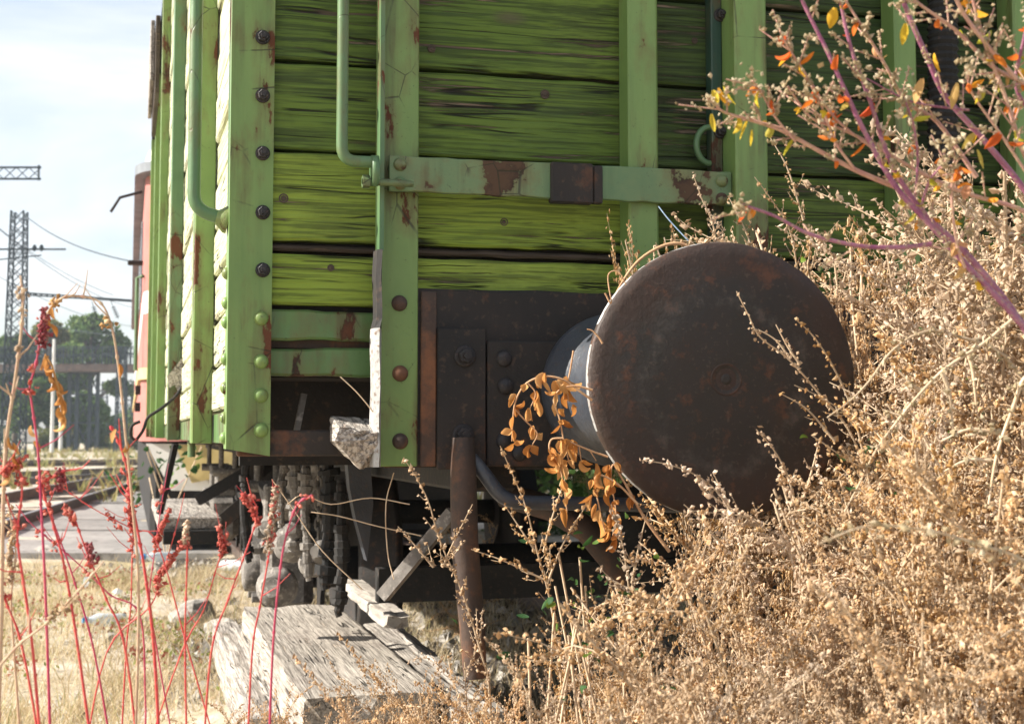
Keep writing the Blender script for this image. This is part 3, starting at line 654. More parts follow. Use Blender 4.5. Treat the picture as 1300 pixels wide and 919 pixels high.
track('railway_track', [[(-40, 588), (60, 586.2), (215, 585)], [(-40, 585), (60, 583.6), (215, 582.6)]], 'farthest track below the footbridge')
# slabs of the level crossing
cr = tag(empty('crossing_deck', atZ(160, 660, 0)), 'pale slab deck of the level crossing left of the wagon', None, None, 'structure')
for k, (y0, y1) in enumerate(((626, 632.5), (632.5, 641), (641, 651), (651, 663), (663, 676), (676, 690), (690, 708))):
    l0, l1 = 150-(y0-626)*2.9, 150-(y1-626)*2.9; p = [atZ(l0, y0, .0), atZ(285, y0+1, .0), atZ(285, y1+1, .0), atZ(l1, y1, .0)]
    c = sum(p, Vector())/4; p = [c+(q-c)*.98 for q in p]; h = .035+.012*math.sin(k*2.3)
    child(MB().prism([q+Vector((0, 0, -.1)) for q in p], (0, 0, .1+h)).build('slab', M['slab']), cr)
# the track the wagon stands on
root = tag(empty('railway_track', (1.7, 5, 0)), 'overgrown track under the green wagon', None, None, 'structure')
for x in (1.70-.755, 1.70+.755):
    mb, tp = MB(), MB(); rail_mesh(mb, tp, [Vector((x, y, ZR)) for y in (-1, 6, 14, 30)]); child(mb.build('rail', M['rail']), root)
me = MB().box((-1.3, -.13, -.1), (1.3, .13, .02), .012).mesh('sleeper', M['sleeper'])
for k in range(30): o = link('sleeper', me); o.location = (1.7+random.uniform(-.04, .04), -.6+k*.62, .0); child(o, root)

# ---- red railcar standing behind the wagon
M['red'] = mottled('faded_red_paint', (.36, .135, .115), (.42, .175, .15), 2.5, .65, .1, spec=.2, c2=(.34, .14, .12))
M['white'] = mottled('grubby_white_paint', (.66, .65, .62), (.55, .53, .5), 3, .6, .1)
M['cream'] = mottled('cream_paint', (.62, .50, .24), (.5, .38, .16), 3, .6, .1)
M['grey'] = mottled('grey_paint', (.22, .24, .26), (.15, .16, .18), 4, .6, .1)
M['glass'] = mottled('dark_glass', (.02, .025, .03), (.03, .035, .04), 2, .12, 0, spec=.6)
RX0, RX1, RY0, RY1 = .10, 3.30, 13.2, 34.0
rc = rooted('railcar', (1.7, 23, 0), 'faded red railcar with white stripe standing behind the green wagon', 'railcar')
def outline(x0, x1, y0, y1, r, n=8):
    o = []
    for (cx, cy, a0) in ((x0+r, y0+r, 180), (x1-r, y0+r, 270), (x1-r, y1-r, 0), (x0+r, y1-r, 90)):
        for k in range(n+1): a = R(a0+90*k/n); o.append((cx+r*math.cos(a), cy+r*math.sin(a)))
    return o
def slab(z0, z1, grow, name, mat, r=.55, par=None):
    p = outline(RX0-grow, RX1+grow, RY0-grow, RY1+grow, r); return child(MB().prism([(x, y, z0) for x, y in p], (0, 0, z1-z0)).build(name, M[mat] if isinstance(mat, str) else mat), par or rc)
def zc_(py): return atY(190, py, RY0+.4).z
slab(zc_(560), zc_(482), .0, 'lower_body', 'red'); slab(zc_(482), zc_(468), .03, 'waist_ledge', 'cream'); slab(zc_(468), zc_(398), -.005, 'body', 'red'); slab(zc_(398), zc_(370), -.004, 'stripe', 'white'); slab(zc_(370), zc_(224), -.005, 'body', 'red'); slab(zc_(224), zc_(212), .09, 'cornice', 'grey')
rfm = MB(); pts = []
for k in range(7):
    a = R(90)*k/6; g = .02-1.5*(1-math.cos(a))*.9; hh = zc_(212)+.62*math.sin(a); p = outline(RX0-g, RX1+g, RY0-g, RY1+g, max(.2, .55)); pts.append([(x, y, hh) for x, y in p])
m_ = len(pts[0]); rfm.add([q for l in pts for q in l], [(i*m_+k, i*m_+(k+1) % m_, (i+1)*m_+(k+1) % m_, (i+1)*m_+k) for i in range(6) for k in range(m_)]+[tuple(range(6*m_, 7*m_))], True)
child(rfm.build('roof', M['white']), rc)
for k in range(8):
    y = 15.2+k*2.2; wd = child(MB().box((RX0-.012, y, zc_(350)), (RX0+.02, y+1.3, zc_(250)), .006).build('window', M['grey']), rc); child(MB().box((RX0-.016, y+.06, zc_(350)+.06), (RX0-.0125, y+1.24, zc_(250)-.06)).build('pane', M['glass']), wd)
for x in (.75, 2.1):
    wd = child(MB().box((x, RY0-.012, zc_(340)), (x+.95, RY0+.05, zc_(250)), .006).build('window', M['grey']), rc); child(MB().box((x+.06, RY0-.016, zc_(340)+.06), (x+.89, RY0-.0125, zc_(250)-.06)).build('pane', M['glass']), wd)
child(MB().prism([(RX0+.05, RY0+.3, zc_(563)), (RX0+.75, RY0-.05, zc_(563)), (RX0+.75, RY0+.05, zc_(622)), (RX0+.28, RY0+.25, zc_(622))], (.0, .06, 0)).build('cowcatcher', M['white']), rc)
child(MB().prism([(RX0+.30, RY0+.10, zc_(564)), (RX0+.85, RY0-.12, zc_(564)), (RX0+.85, RY0-.08, zc_(600)), (RX0+.45, RY0+.08, zc_(612))], (.0, .04, 0)).build('cowcatcher_panel', M['cream']), rc)
child(MB().box((RX0+.1, RY0+.6, .15), (RX1-.1, RY1-.6, zc_(561)), .05).build('underframe', M['soot']), rc)
child(MB().tube([(RX0-.05, RY0+.5, zc_(470)), (RX0-.05, RY0+.5, zc_(352)), (RX0+.0, RY0+.45, zc_(350))], .018, 8).build('hand_rail', M['post_teal']), rc)
child(MB().tube([(RX0-.02, RY0+.75, zc_(236)), (RX0-.22, RY0+.7, zc_(246)), (RX0-.3, RY0+.7, zc_(265))], .014, 6).build('lamp_bracket', M['soot']), rc)
child(MB().box((RX0-.14, RY0+.7, zc_(331)), (RX0, RY0+.85, zc_(326)), .01).build('mirror_arm', M['soot']), rc)
for py in (488, 510): child(MB().box((RX0-.05, RY0+.7, zc_(py+12)), (RX0+.01, RY0+.74, zc_(py)), .004).build('step_iron', M['soot']), rc)

# ---- lattice masts, gantry and wires
M['lattice'] = mottled('lattice_steel', (.028, .04, .05), (.045, .06, .07), 1.5, .7, .1)
def lattice(mb, a, b, wa, wb, bays, side=None, t=.05, td=.03):
    a, b = Vector(a), Vector(b); ax = (b-a).normalized(); u = Vector(side or (1, 0, 0)); v = ax.cross(u).normalized()
    cor = [(-1, -1), (1, -1), (1, 1), (-1, 1)]; Pq = lambda k, c: a+(b-a)*k/bays+(u*c[0]+v*c[1])*((wa+(wb-wa)*k/bays)/2)
    for c in cor: mb.bar(Pq(0, c), Pq(bays, c), t, t, u)
    for k in range(bays):
        for i in range(4):
            c0, c1 = cor[i], cor[(i+1) % 4]; mb.bar(Pq(k, c0), Pq(k+1, c1), td, td, v); mb.bar(Pq(k, c1), Pq(k+1, c0), td, td, v)
            if k % 3 == 0: mb.bar(Pq(k, c0), Pq(k, c1), td, td, v)
def gpt(px, dep, z): p = atD(px, 552, dep); return Vector((p.x, p.y, z))
def zat(py, dep): return CAMP.z+(552-py)*dep/F*1.0
D1 = 53.0
mast = rooted('lattice_mast', gpt(17, D1, 0), 'tall lattice steel overhead line mast at the left edge', 'mast')
mb = MB(); lattice(mb, gpt(17, D1, 0), gpt(17.5, D1, zat(266, D1)), .72, .46, 18, tuple(_r3)); child(mb.build('tower', M['lattice']), mast)
mb = MB(); zz = zat(315, D1)
mb.bar(gpt(-70, D1, zz), gpt(78, D1, zz), .06, .06); mb.bar(gpt(-30, D1, zz-.45), gpt(47, D1, zz-.22), .04, .04)
for px in (38, 47): mb.lathe([(-.12, .04), (0, .09), (.12, .04)], gpt(px, D1, zz+.05), (0, 0, 1), 8)
child(mb.build('cross_arm', M['lattice']), mast)
g2 = rooted('overhead_gantry', gpt(28, D1, 0), 'thin lattice gantry beam reaching from the mast towards the railcar', 'gantry')
mb = MB(); za, zb_ = zat(371, D1), zat(381, D1)
a0, a1 = gpt(30, D1, za), gpt(205, D1, za-.35); b0, b1 = gpt(30, D1, zb_+.2), gpt(205, D1, zb_-.1); mb.bar(a0, a1, .05, .05); mb.bar(b0, b1, .05, .05)
for k in range(24): mb.bar(a0+(a1-a0)*k/24, b0+(b1-b0)*(k+1)/24, .018, .018); mb.bar(b0+(b1-b0)*k/24, a0+(a1-a0)*(k+1)/24, .018, .018)
child(mb.build('beam', M['lattice']), g2)
for px, dx in ((63, -.0), (113, .2), (137, .3)):
    mb = MB(); p = gpt(px, D1, zb_-.02); q = p+_r3*dx+Vector((0, 0, -.65)); mb.bar(p, q, .02, .02)
    for k in range(5): c = p+(q-p)*(.35+.13*k); mb.lathe([(-.02, .03), (.0, .10), (.02, .03)], c, (q-p), 8)
    child(mb.build('insulator', M['lattice']), g2)
g3 = rooted('overhead_gantry', gpt(-180, 46, 0), 'end of a lattice gantry beam against the clouds at the upper left', 'gantry')
mb = MB(); D3 = 46.0
for py in (209, 224): mb.bar(gpt(-180, D3, zat(py, D3)), gpt(44, D3, zat(py, D3)), .06, .06)
for k in range(14): x0, x1 = -180+16*k, -180+16*(k+1); mb.bar(gpt(x0, D3, zat(209, D3)), gpt(x1, D3, zat(224, D3)), .025, .025); mb.bar(gpt(x0, D3, zat(224, D3)), gpt(x1, D3, zat(209, D3)), .025, .025)
mb.bar(gpt(41, D3, zat(206, D3)), gpt(41, D3, zat(226, D3)), .05, .05); child(mb.build('beam', M['lattice']), g3)
mb = MB(); lattice(mb, gpt(-180, D3, 0), gpt(-180, D3, zat(205, D3)), .7, .5, 16, tuple(_r3)); child(mb.build('tower', M['lattice']), g3)
def wire(pa, pb, sag, r, label):
    pa, pb = Vector(pa), Vector(pb); pts = [pa+(pb-pa)*k/16-Vector((0, 0, sag*4*(k/16)*(1-k/16))) for k in range(17)]
    tag(MB().tube(pts, r, 5, True).build('overhead_wire', M['lattice']), label, 'wire', 'wires over the yard')
wire(gpt(21, D1, zat(268, D1)), gpt(183, 30, zat(334, 30)), .3, .017, 'uppermost wire running from the mast top to the railcar')
wire(gpt(-40, 46, zat(262, 46)), gpt(140, D1, zat(374, D1)), .3, .010, 'wire slanting down across the sky to the gantry beam')
wire(gpt(-60, 46, zat(245, 46)), gpt(182, 90, zat(392, 90)), .8, .014, 'faint wire passing above the gantry beam')
wire(gpt(-60, 50, zat(320, 50)), gpt(182, 90, zat(415, 90)), .6, .014, 'faint wire passing behind the gantry beam')
wire(gpt(60, 90, zat(412, 90)), gpt(145, 70, zat(425, 70)), .1, .016, 'short wire above the footbridge in front of the big tree')

# ---- footbridge
DB = 97.0
fb = rooted('footbridge', gpt(100, DB, 0), 'iron footbridge on lattice legs crossing the yard', 'footbridge')
zd = zat(463, DB)
mb = MB().bar(gpt(-160, DB, zd-.25), gpt(215, DB, zd-.25), 2.2, .5); child(mb.build('deck_girder', M['rail']), fb)
mb = MB(); n_ = 46
for side in (-1.1, 1.1):
    off = _h*side
    for h_ in (1.15, .6): mb.bar(gpt(-160, DB, zd+h_)+off, gpt(215, DB, zd+h_)+off, .06, .06)
    for k in range(n_*2+1): p = gpt(-160+375*k/(2*n_), DB, zd)+off; mb.bar(p, p+Vector((0, 0, 1.15)), .03 if k % 6 else .09, .03 if k % 6 else .09, _r3)
child(mb.build('railing', M['lattice']), fb)
for k, (xa, xb) in enumerate(((87, 97), (113, 123))):
    for px in (xa, xb): child(MB().bar(gpt(px, DB, 0), gpt(px, DB, zd-.5), .22, .22, _r3).build('leg', M['lattice']), fb)
mb = MB(); zs = [0, 1.9, 3.8, zd-.55]
for k in range(3):
    for (xa, xb) in ((97, 113), (87, 97), (113, 123)): mb.bar(gpt(xa, DB, zs[k]), gpt(xb, DB, zs[k+1]), .06, .06, _h); mb.bar(gpt(xb, DB, zs[k]), gpt(xa, DB, zs[k+1]), .06, .06, _h)
    mb.bar(gpt(87, DB, zs[k+1]), gpt(123, DB, zs[k+1]), .1, .1, _h)
child(mb.build('bracing', M['lattice']), fb)
for i, (px, d, top, wd, lb) in enumerate(((153, 85, 440, .5, 'lattice mast rising through the footbridge beside the railcar'), (163, 130, 488, .6, 'distant lattice mast just right of the footbridge leg, lower of two'), (171, 150, 490, .6, 'farthest small lattice mast beside the railcar'), (132, 160, 484, .6, 'slim distant mast between footbridge legs and railcar'))):
    t_ = rooted('lattice_mast', gpt(px, d, 0), lb, 'mast', 'lattice masts of the overhead line'); mb = MB(); lattice(mb, gpt(px, d, 0), gpt(px, d, zat(top, d)), wd*1.2, wd*.8, 14, tuple(_r3), .07, .035); child(mb.build('tower', M['lattice']), t_)
    mb = MB().bar(gpt(px, d, zat(top, d)-.4)-_r3*1.2, gpt(px, d, zat(top, d)-.4)+_r3*1.2, .08, .08); child(mb.build('cross_arm', M['lattice']), t_)
for px, d in ((66, 88), (77, 92)):
    t_ = MB().tube([gpt(px, d, 0), gpt(px, d, zat(430 if px == 66 else 500, d))], [.12, .08], 8).build('pole', M['white']); tag(t_, 'pale pole left of the footbridge legs, ' + ('taller of the two' if px == 66 else 'shorter of the two'), 'pole')
hut = rooted('trackside_cabinet', gpt(36, 70, 0), 'small pale metal cabinet by the foot of the mast', 'cabinet')
p = gpt(36, 70, 0); child(MB().box(p+Vector((-.42, -.3, .75)), p+Vector((.42, .3, 1.35)), .02).build('case', M['white']), hut)
for s_ in (-1, 1): child(MB().box(p+Vector((s_*.38-.03, -.2, 0)), p+Vector((s_*.38+.03, .2, .745))).build('leg', M['soot']), hut)

# ---- trees and shrubs
M['bark'] = mottled('bark', (.07, .055, .04), (.12, .1, .08), 3, .95)
GREENS = [((0, (.04, .085, .024)), (.55, (.075, .145, .034)), (1, (.15, .21, .055))), ((0, (.06, .12, .032)), (.6, (.11, .19, .045)), (1, (.19, .26, .065))), ((0, (.08, .10, .03)), (.6, (.16, .18, .05)), (1, (.26, .22, .06)))]
M['leafs'] = [island('foliage_%s' % n_, g, .7, .35) for n_, g in zip(('dark', 'mid', 'yellowing'), GREENS)]
def leaf_quads(C, size, rs):
    n = len(C); a = rs.normal(size=(n, 3)); a /= np.linalg.norm(a, axis=1)[:, None]; b = np.cross(a, rs.normal(size=(n, 3))); b /= np.linalg.norm(b, axis=1)[:, None]
    s_ = (size*rs.uniform(.6, 1.3, n))[:, None]; V = np.stack([C-a*s_, C-b*s_*.55, C+a*s_, C+b*s_*.55], 1).reshape(-1, 3); return V, np.arange(4*n).reshape(-1, 4)
def tree(px, dep, top, wid, mi, label, cat='tree', leaf=.20, nl=5200, base=.25, seed=0, name='leafy_tree'):
    rs = np.random.default_rng(seed+100); H = zat(top, dep); Wd = wid*dep/F/2; loc = gpt(px, dep, 0)
    root = rooted(name, loc, label, cat, 'trees and bushes beyond the yard'); tm = MB(); tm.tube([(0, 0, -.1), (.05*H*.3, 0, H*.3), (0, .1, H*.62), (.1, 0, H*.85)], [.028*H, .022*H, .013*H, .004*H], 8)
    nb = 34; cl = []
    for k in range(nb):
        h_ = rs.uniform(base, .96); rr = Wd*math.sin(min(1, (h_-base*.7)/(1-base*.7)*1.02)*math.pi*.92+.12)**.7*rs.uniform(.45, 1.05); an = rs.uniform(0, 6.28)
        c = np.array([rr*math.cos(an), rr*math.sin(an), H*h_]); cl.append((c, rs.uniform(.25, .5)*Wd*.75)); s_ = Vector((0, 0, H*h_*.72)); tm.tube([s_, s_.lerp(Vector(c), .5)+Vector((0, 0, .03*H)), c], [.010*H, .006*H, .002*H], 5)
    tm.build('trunk', M['bark'], root); per = nl//nb; Vs = []
    for c, r_ in cl:
        q = rs.normal(size=(per, 3)); q /= np.linalg.norm(q, axis=1)[:, None]; Vs.append(c+q*(r_*rs.uniform(.35, 1.0, per)**.5)[:, None]*np.array([1.15, 1.15, .8]))
    V, T = leaf_quads(np.concatenate(Vs), np.full(per*nb, leaf), rs); o = link('crown', np_mesh('crown', V, T, M['leafs'][mi], False, 4), root); tag(o, kind='stuff')
TR = [(112, 118, 402, 95, 1, 'tall broad tree rising behind the footbridge legs'), (60, 112, 405, 70, 2, 'tall yellowing tree behind the footbridge next to the mast'), (18, 110, 425, 80, 0, 'dark tree behind the mast at the left edge'), (85, 108, 470, 60, 0, 'dark lower tree under the footbridge deck beside its left legs'), (45, 104, 480, 60, 0, 'dark tree below the footbridge near the cabinet'), (110, 106, 500, 50, 1, 'bright green tree under the footbridge between its legs'), (-25, 106, 430, 80, 1, 'tree cut by the left edge of the picture'), (135, 112, 530, 60, 1, 'round bush right of the footbridge legs'), (160, 104, 540, 46, 2, 'yellowish bush right of the footbridge near the railcar'), (185, 120, 528, 60, 0, 'dark bush just left of the railcar'), (72, 100, 545, 50, 2, 'low yellow green bush left of the footbridge legs'), (215, 125, 520, 70, 1, 'bush mostly hidden behind the railcar')]
for i, (px, d, top, wd, mi, lb) in enumerate(TR): tree(px, d, top, wd, mi, lb, 'tree' if top < 505 else 'bush', .24 if top < 505 else .16, 6000 if top < 505 else 3200, .28 if top < 505 else .05, i, 'leafy_tree' if top < 505 else 'leafy_bush')
# far wood closing the horizon
rs = np.random.default_rng(5); n = 26000; ang = rs.uniform(-1.0, 1.6, n); rad = rs.uniform(190, 240, n); hh = rs.uniform(0, 1, n)**.8*(3.5+1.8*np.sin(ang*23)+1.2*np.sin(ang*57+1))
V, T = leaf_quads(np.stack([rad*np.sin(ang), rad*np.cos(ang), np.maximum(hh, .1)], 1), np.full(n, .75), rs)
tag(link('distant_wood', np_mesh('distant_wood', V, T, M['leafs'][0], False, 4)), 'low distant belt of trees along the horizon', 'wood', None, 'stuff')

# ------------------------------------------------------------------ timbers, stones and litter
def rough_beam(name, a, b, w_, h_, mat, label, cat, seg=16, seed=0, group=None, roll=0):
    r_ = random.Random(seed); a, b = Vector(a), Vector(b); t = (b-a).normalized(); sd_ = t.cross(Vector((0, 0, 1))).normalized(); up = sd_.cross(t)
    if roll: q = Matrix.Rotation(roll, 3, t); sd_, up = q @ sd_, q @ up
    sec = []
    for i in range(12): an = i/12; sec.append(an)
    base = [(-.5, -.5), (-.17, -.5), (.17, -.5), (.5, -.5), (.5, -.1), (.5, .42), (.46, .5), (.22, .49), (.05, .47), (-.15, .5), (-.46, .5), (-.5, .42)]
    nz = [(r_.uniform(-.02, .02), r_.uniform(-.03, .03)) for _ in base]; vs = []; n = len(base)
    for i in range(seg+1):
        p = a.lerp(b, i/seg)
        for k, (u, v) in enumerate(base):
            e = .05 if i in (0, seg) else 0
            vs.append(p+sd_*(u*w_*(1-e)+nz[k][0]*w_+r_.uniform(-1, 1)*.004)+up*(v*h_*(1-e)+nz[k][1]*h_+r_.uniform(-1, 1)*.003)+t*(r_.uniform(-.02, .02) if i in (0, seg) else 0))
    mb = MB().add(vs, [(i*n+k, i*n+(k+1) % n, (i+1)*n+(k+1) % n, (i+1)*n+k) for i in range(seg) for k in range(n)]+[tuple(range(n)), tuple(range(seg*n, seg*n+n))[::-1]])
    o = mb.build(name, mat); return tag(o, label, cat, group)
ZT = .50
M['grey_wood'] = mottled('grey_board', (.34, .30, .26), (.46, .42, .37), 12, .9, .6, .006, c2=(.2, .17, .15))
rough_beam('old_sleeper', (.56, 3.42, ZT-.07), (.56, 5.25, ZT-.07), .34, .14, M['old_timber'], 'broad bleached timber lying under the corner of the wagon', 'timber', 20, 1)
rough_beam('old_sleeper', (.80, 3.3, ZT-.10), (.84, 5.0, ZT-.10), .12, .13, M['split_timber'], 'narrow split timber along the right edge of the bleached one', 'timber', 18, 2)
rough_beam('old_sleeper', (.34, 3.75, ZT-.16), (.36, 5.6, ZT-.15), .09, .12, M['split_timber'], 'dark edged thin timber along the left of the bleached one', 'timber', 18, 3)
rough_beam('loose_board', atD(447, 742, 4.9), atD(505, 790, 4.2), .07, .035, M['grey_wood'], 'short loose board lying across the bleached timber', 'board', 8, 4)
rough_beam('loose_board', atD(322, 700, 6.3), atD(350, 752, 5.5), .09, .03, M['grey_wood'], 'grey board leaning in front of the axle box', 'board', 8, 5)
M['stone'] = mottled('stone', (.30, .28, .25), (.42, .39, .35), 5, .95, .7, .03, c2=(.2, .18, .16))
def stone(loc, s, label, seed, name='stone'):
    bm = bmesh.new(); bmesh.ops.create_icosphere(bm, subdivisions=3, radius=1); r_ = random.Random(seed)
    from mathutils import noise as mn
    off = Vector((seed*3.1, seed*1.7, 0))
    for v in bm.verts: v.co = v.co*(1+.35*mn.noise(v.co*1.3+off)+.12*mn.noise(v.co*3.3+off)); v.co = Vector((v.co.x*s[0], v.co.y*s[1], v.co.z*s[2]))
    me = bpy.data.meshes.new(name); bm.to_mesh(me); bm.free(); me.materials.append(M['stone']); o = link(name, me); o.location = loc; o.rotation_euler = (0, 0, seed); return tag(o, label, 'stone', 'stones lying in the dry grass')
stone(atZ(246, 785, .05), (.17, .12, .10), 'biggest pale stone in the dry grass left of the timbers', 1)
stone(atZ(283, 803, .03), (.13, .10, .07), 'flat stone next to the bleached timber', 2)
stone(atZ(322, 728, .05), (.11, .1, .07), 'grey stone in front of the axle box', 3)
stone(atZ(140, 812, .02), (.07, .06, .04), 'small stone among the red stems', 4)
stone(atZ(60, 700, .03), (.16, .12, .05), 'low stone at the edge of the slab deck', 5)
M['pet'] = mottled('clear_plastic', (.75, .8, .82), (.65, .7, .74), 8, .2, .1, spec=.6, trans=.35)
M['cap'] = mottled('blue_plastic', (.02, .20, .50), (.03, .25, .55), 8, .4, .1)
def bottle(loc, rz, label, s=1.0):
    root = tag(empty('plastic_bottle', loc), label, 'bottle', 'plastic bottles littering the ground'); ax = Vector((math.cos(rz), math.sin(rz), .05))
    MB().lathe([(0, .02), (.005, .031), (.03, .033), (.06, .030), (.09, .033), (.14, .033), (.165, .026), (.19, .013), (.205, .012)], (0, 0, .033*s), ax, 20).build('bottle_body', M['pet'], root)
    MB().lathe([(.200, .0165), (.222, .0165), (.224, .014)], (0, 0, .033*s), ax, 18).build('cap', M['cap'], root); root.scale = (s, s, s); return root
bottle(atZ(160, 795, .02), R(195), 'empty plastic bottle with blue cap lying nearest among the red stems', 1.1)
bottle(atZ(222, 715, .02), R(200), 'plastic bottle with blue cap near the footstep', 1.3)
bottle(atZ(283, 728, .02), R(-60), 'white plastic bottle with its blue cap towards the viewer, in front of the axle box', 1.4)
tag(MB().prism([atZ(140, 757, .03), atZ(147, 753, .08), atZ(154, 757, .06), atZ(152, 762, .02), atZ(143, 762, .02)], (.01, .05, .03)).build('paper_scrap', M['white']), 'crumpled white paper scrap on the dry grass', 'litter')
tag(MB().prism([atZ(104, 740, .03), atZ(110, 735, .06), atZ(114, 741, .05), atZ(108, 746, .02)], (.01, .05, .03)).build('paper_scrap', M['grey']), 'small grey scrap of litter beyond the red stems', 'litter')

# ------------------------------------------------------------------ plants
def octa(C, size, rs, flat=.75):
    n = len(C); base = np.array([(1, 0, 0), (-1, 0, 0), (0, 1, 0), (0, -1, 0), (0, 0, 1), (0, 0, -1)], float)
    a = rs.normal(size=(n, 3)); a /= np.linalg.norm(a, axis=1)[:, None]; b = np.cross(a, rs.normal(size=(n, 3))); b /= np.linalg.norm(b, axis=1)[:, None]; c = np.cross(a, b)
    Rm = np.stack([a, b, c], 1); sc = (size*rs.uniform(.6, 1.35, n))[:, None, None]*np.stack([rs.uniform(.9, 1.6, n), rs.uniform(.6, 1., n), rs.uniform(.5, .9, n)], 1)[:, None, :]
    V = (base[None]*sc) @ Rm + C[:, None, :]+rs.normal(size=(n, 6, 3))*size.reshape(-1, 1, 1)*.22
    t = np.array([(0, 2, 4), (2, 1, 4), (1, 3, 4), (3, 0, 4), (2, 0, 5), (1, 2, 5), (3, 1, 5), (0, 3, 5)]); T = t[None]+np.arange(n)[:, None, None]*6
    return V.reshape(-1, 3), T.reshape(-1, 3)
class Weed:
    def __init__(s, seed): s.rs = np.random.default_rng(seed); s.mb = MB(); s.k = []; s.ks = []
    def stem(s, pts, r0, r1, n=5):
        m = len(pts); s.mb.tube(pts, [r0+(r1-r0)*i/(m-1) for i in range(m)], n, False)
    def knob(s, c, size): s.k.append(c); s.ks.append(size)
    def plume(s, pts, r0=.0016, twig=.035, step=.014, ks=.0030, start=.12, dens=1.0, taper=True):
        pts = [Vector(p) for p in pts]; s.stem(pts, r0, r0*.35, 4); rs = s.rs
        seg = [(pts[i+1]-pts[i]).length for i in range(len(pts)-1)]; L = sum(seg); d = L*start; side = 1
        while d < L:
            i = 0; q = d
            while i < len(seg)-1 and q > seg[i]: q -= seg[i]; i += 1
            p = pts[i].lerp(pts[i+1], min(1, q/max(seg[i], 1e-6))); t = (pts[i+1]-pts[i]).normalized()
            f = d/L; tl = twig*(1.15-f*.95 if taper else 1)*rs.uniform(.45, 1.25)
            o = t.cross(Vector(rs.normal(size=3))).normalized(); dr = (o*rs.uniform(.6, 1.1)+t*rs.uniform(.5, 1.1)).normalized()
            if tl > .006:
                e = p+dr*tl; mid = p.lerp(e, .5)+Vector((0, 0, -.08*tl)); e = e+t*tl*.2
                if tl > .014: s.mb.tube([p, mid, e], [r0*.4, r0*.33, r0*.2], 3, False)
                nk = max(2, int(tl/(.0042)*dens))
                for j in range(nk):
                    u = (j+.5)/nk; c = p.lerp(mid, u*2) if u < .5 else mid.lerp(e, u*2-1)
                    s.knob(np.array(c)+rs.normal(size=3)*.0016, ks*rs.uniform(.65, 1.25)*(1.1-.35*u))
            for j in range(2): s.knob(np.array(p)+rs.normal(size=3)*.0022, ks*rs.uniform(.7, 1.2))
            d += step*rs.uniform(.6, 1.4)
    def build(s, root, stem_mat, seed_mat, nm=('stem', 'seed_cluster')):
        a = s.mb.mesh(nm[0], stem_mat); V, T = octa(np.array(s.k), np.array(s.ks), s.rs); b = np_mesh(nm[1], V, T, seed_mat)
        link(nm[0], a, root); o = link(nm[1], b, root); o['kind'] = 'stuff'; return a, b
M['straw'] = mottled('dry_stalk', (.48, .34, .21), (.68, .54, .38), 30, .8, .2, trans=.1, vary_obj=.22)
M['seed'] = island('dry_seed', ((0, (.40, .245, .115)), (.5, (.62, .415, .225)), (1, (.83, .645, .43))), .85, .38, vary=.20)
M['seed_pale'] = island('pale_seed', ((0, (.36, .28, .16)), (.5, (.50, .40, .25)), (1, (.62, .53, .38))), .85, .30)
def curve(a, d0, L, bendv, n=6, wob=.04, rs=None):
    p = Vector(a); d = Vector(d0).normalized(); o = [p.copy()]
    for i in range(n):
        d = (d+Vector(bendv)/n+(Vector(rs.normal(size=3))*wob if rs is not None else Vector())).normalized(); p = p+d*(L/n); o.append(p.copy())
    return o
protos = []
for k in range(9):
    wd = Weed(300+k); rs = wd.rs; slim = k >= 5
    for st_ in range((3, 3, 4, 3, 4, 4, 4, 3, 4)[k]):
        an = rs.uniform(0, 6.28); sp = rs.uniform(.02, .14) if slim else rs.uniform(.05, .30); rt = .05 if slim else .02
        main = curve((rt*math.cos(an), rt*math.sin(an), 0), (sp*math.cos(an), sp*math.sin(an), 1), .95, (.1*math.cos(an), .1*math.sin(an), 0), 9, .07, rs)
        wd.stem(main, .0032, .0014); wd.plume(main[5:], .0013, .036, .0098, .0026)
        for b in range(15 if slim else 14):
            u = rs.uniform(.25, .98)*9; i = min(8, int(u)); p = main[i].lerp(main[i+1], u-i); a2 = rs.uniform(0, 6.28); el = rs.uniform(.1, 1.1); L = (rs.uniform(.10, .25) if slim else rs.uniform(.18, .40))*(1.15-.5*u/9)
            br = curve(p, (math.cos(a2), math.sin(a2), el), L, (rs.uniform(-.4, .4), rs.uniform(-.4, .4), rs.uniform(-.9, .5)), 6, .11, rs); wd.plume(br, .0011, .032, .0094, .0026, .06)
            if rs.random() < .5: q = br[3]; wd.plume(curve(q, (rs.normal(), rs.normal(), .3), L*.5, (0, 0, rs.uniform(-.5, .5)), 4, .1, rs), .0009, .022, .0094, .0025, .05)
    ra = empty('proto'); protos.append(wd.build(ra, M['straw'], M['seed'])); bpy.data.objects.remove(ra.children[0]); bpy.data.objects.remove(ra.children[0]) if ra.children else None; bpy.data.objects.remove(ra)
for o in [o for o in bpy.data.objects if o.name.split('.')[0] in ('stem', 'seed_cluster') and o.parent is None]: bpy.data.objects.remove(o)
PZ = [max(v.co.z for v in p[0].vertices) for p in protos]
def dry_weed(x, y, H, label, group, k=None, lat=.8):
    k = (random.randrange(5) if H < .98 else random.randrange(5, 9)) if k is None else k; root = rooted('dry_weed', (x, y, -.02), label, 'weed', group)
    s_ = H/PZ[k]; root.scale = (s_*lat*random.uniform(.85, 1.15), s_*lat*random.uniform(.85, 1.15), s_); root.rotation_euler = (random.uniform(-.07, .07), random.uniform(-.07, .07), random.uniform(0, 6.28))
    link('stem', protos[k][0], root); o = link('seed_cluster', protos[k][1], root); o['kind'] = 'stuff'; return root
SEEDS = [np.array([v.co for v in p[1].vertices])[::42] for p in protos]
_ra, _fa, _ua, _ca = (np.array(v) for v in (_r3, _f3, _u3, CAMP))
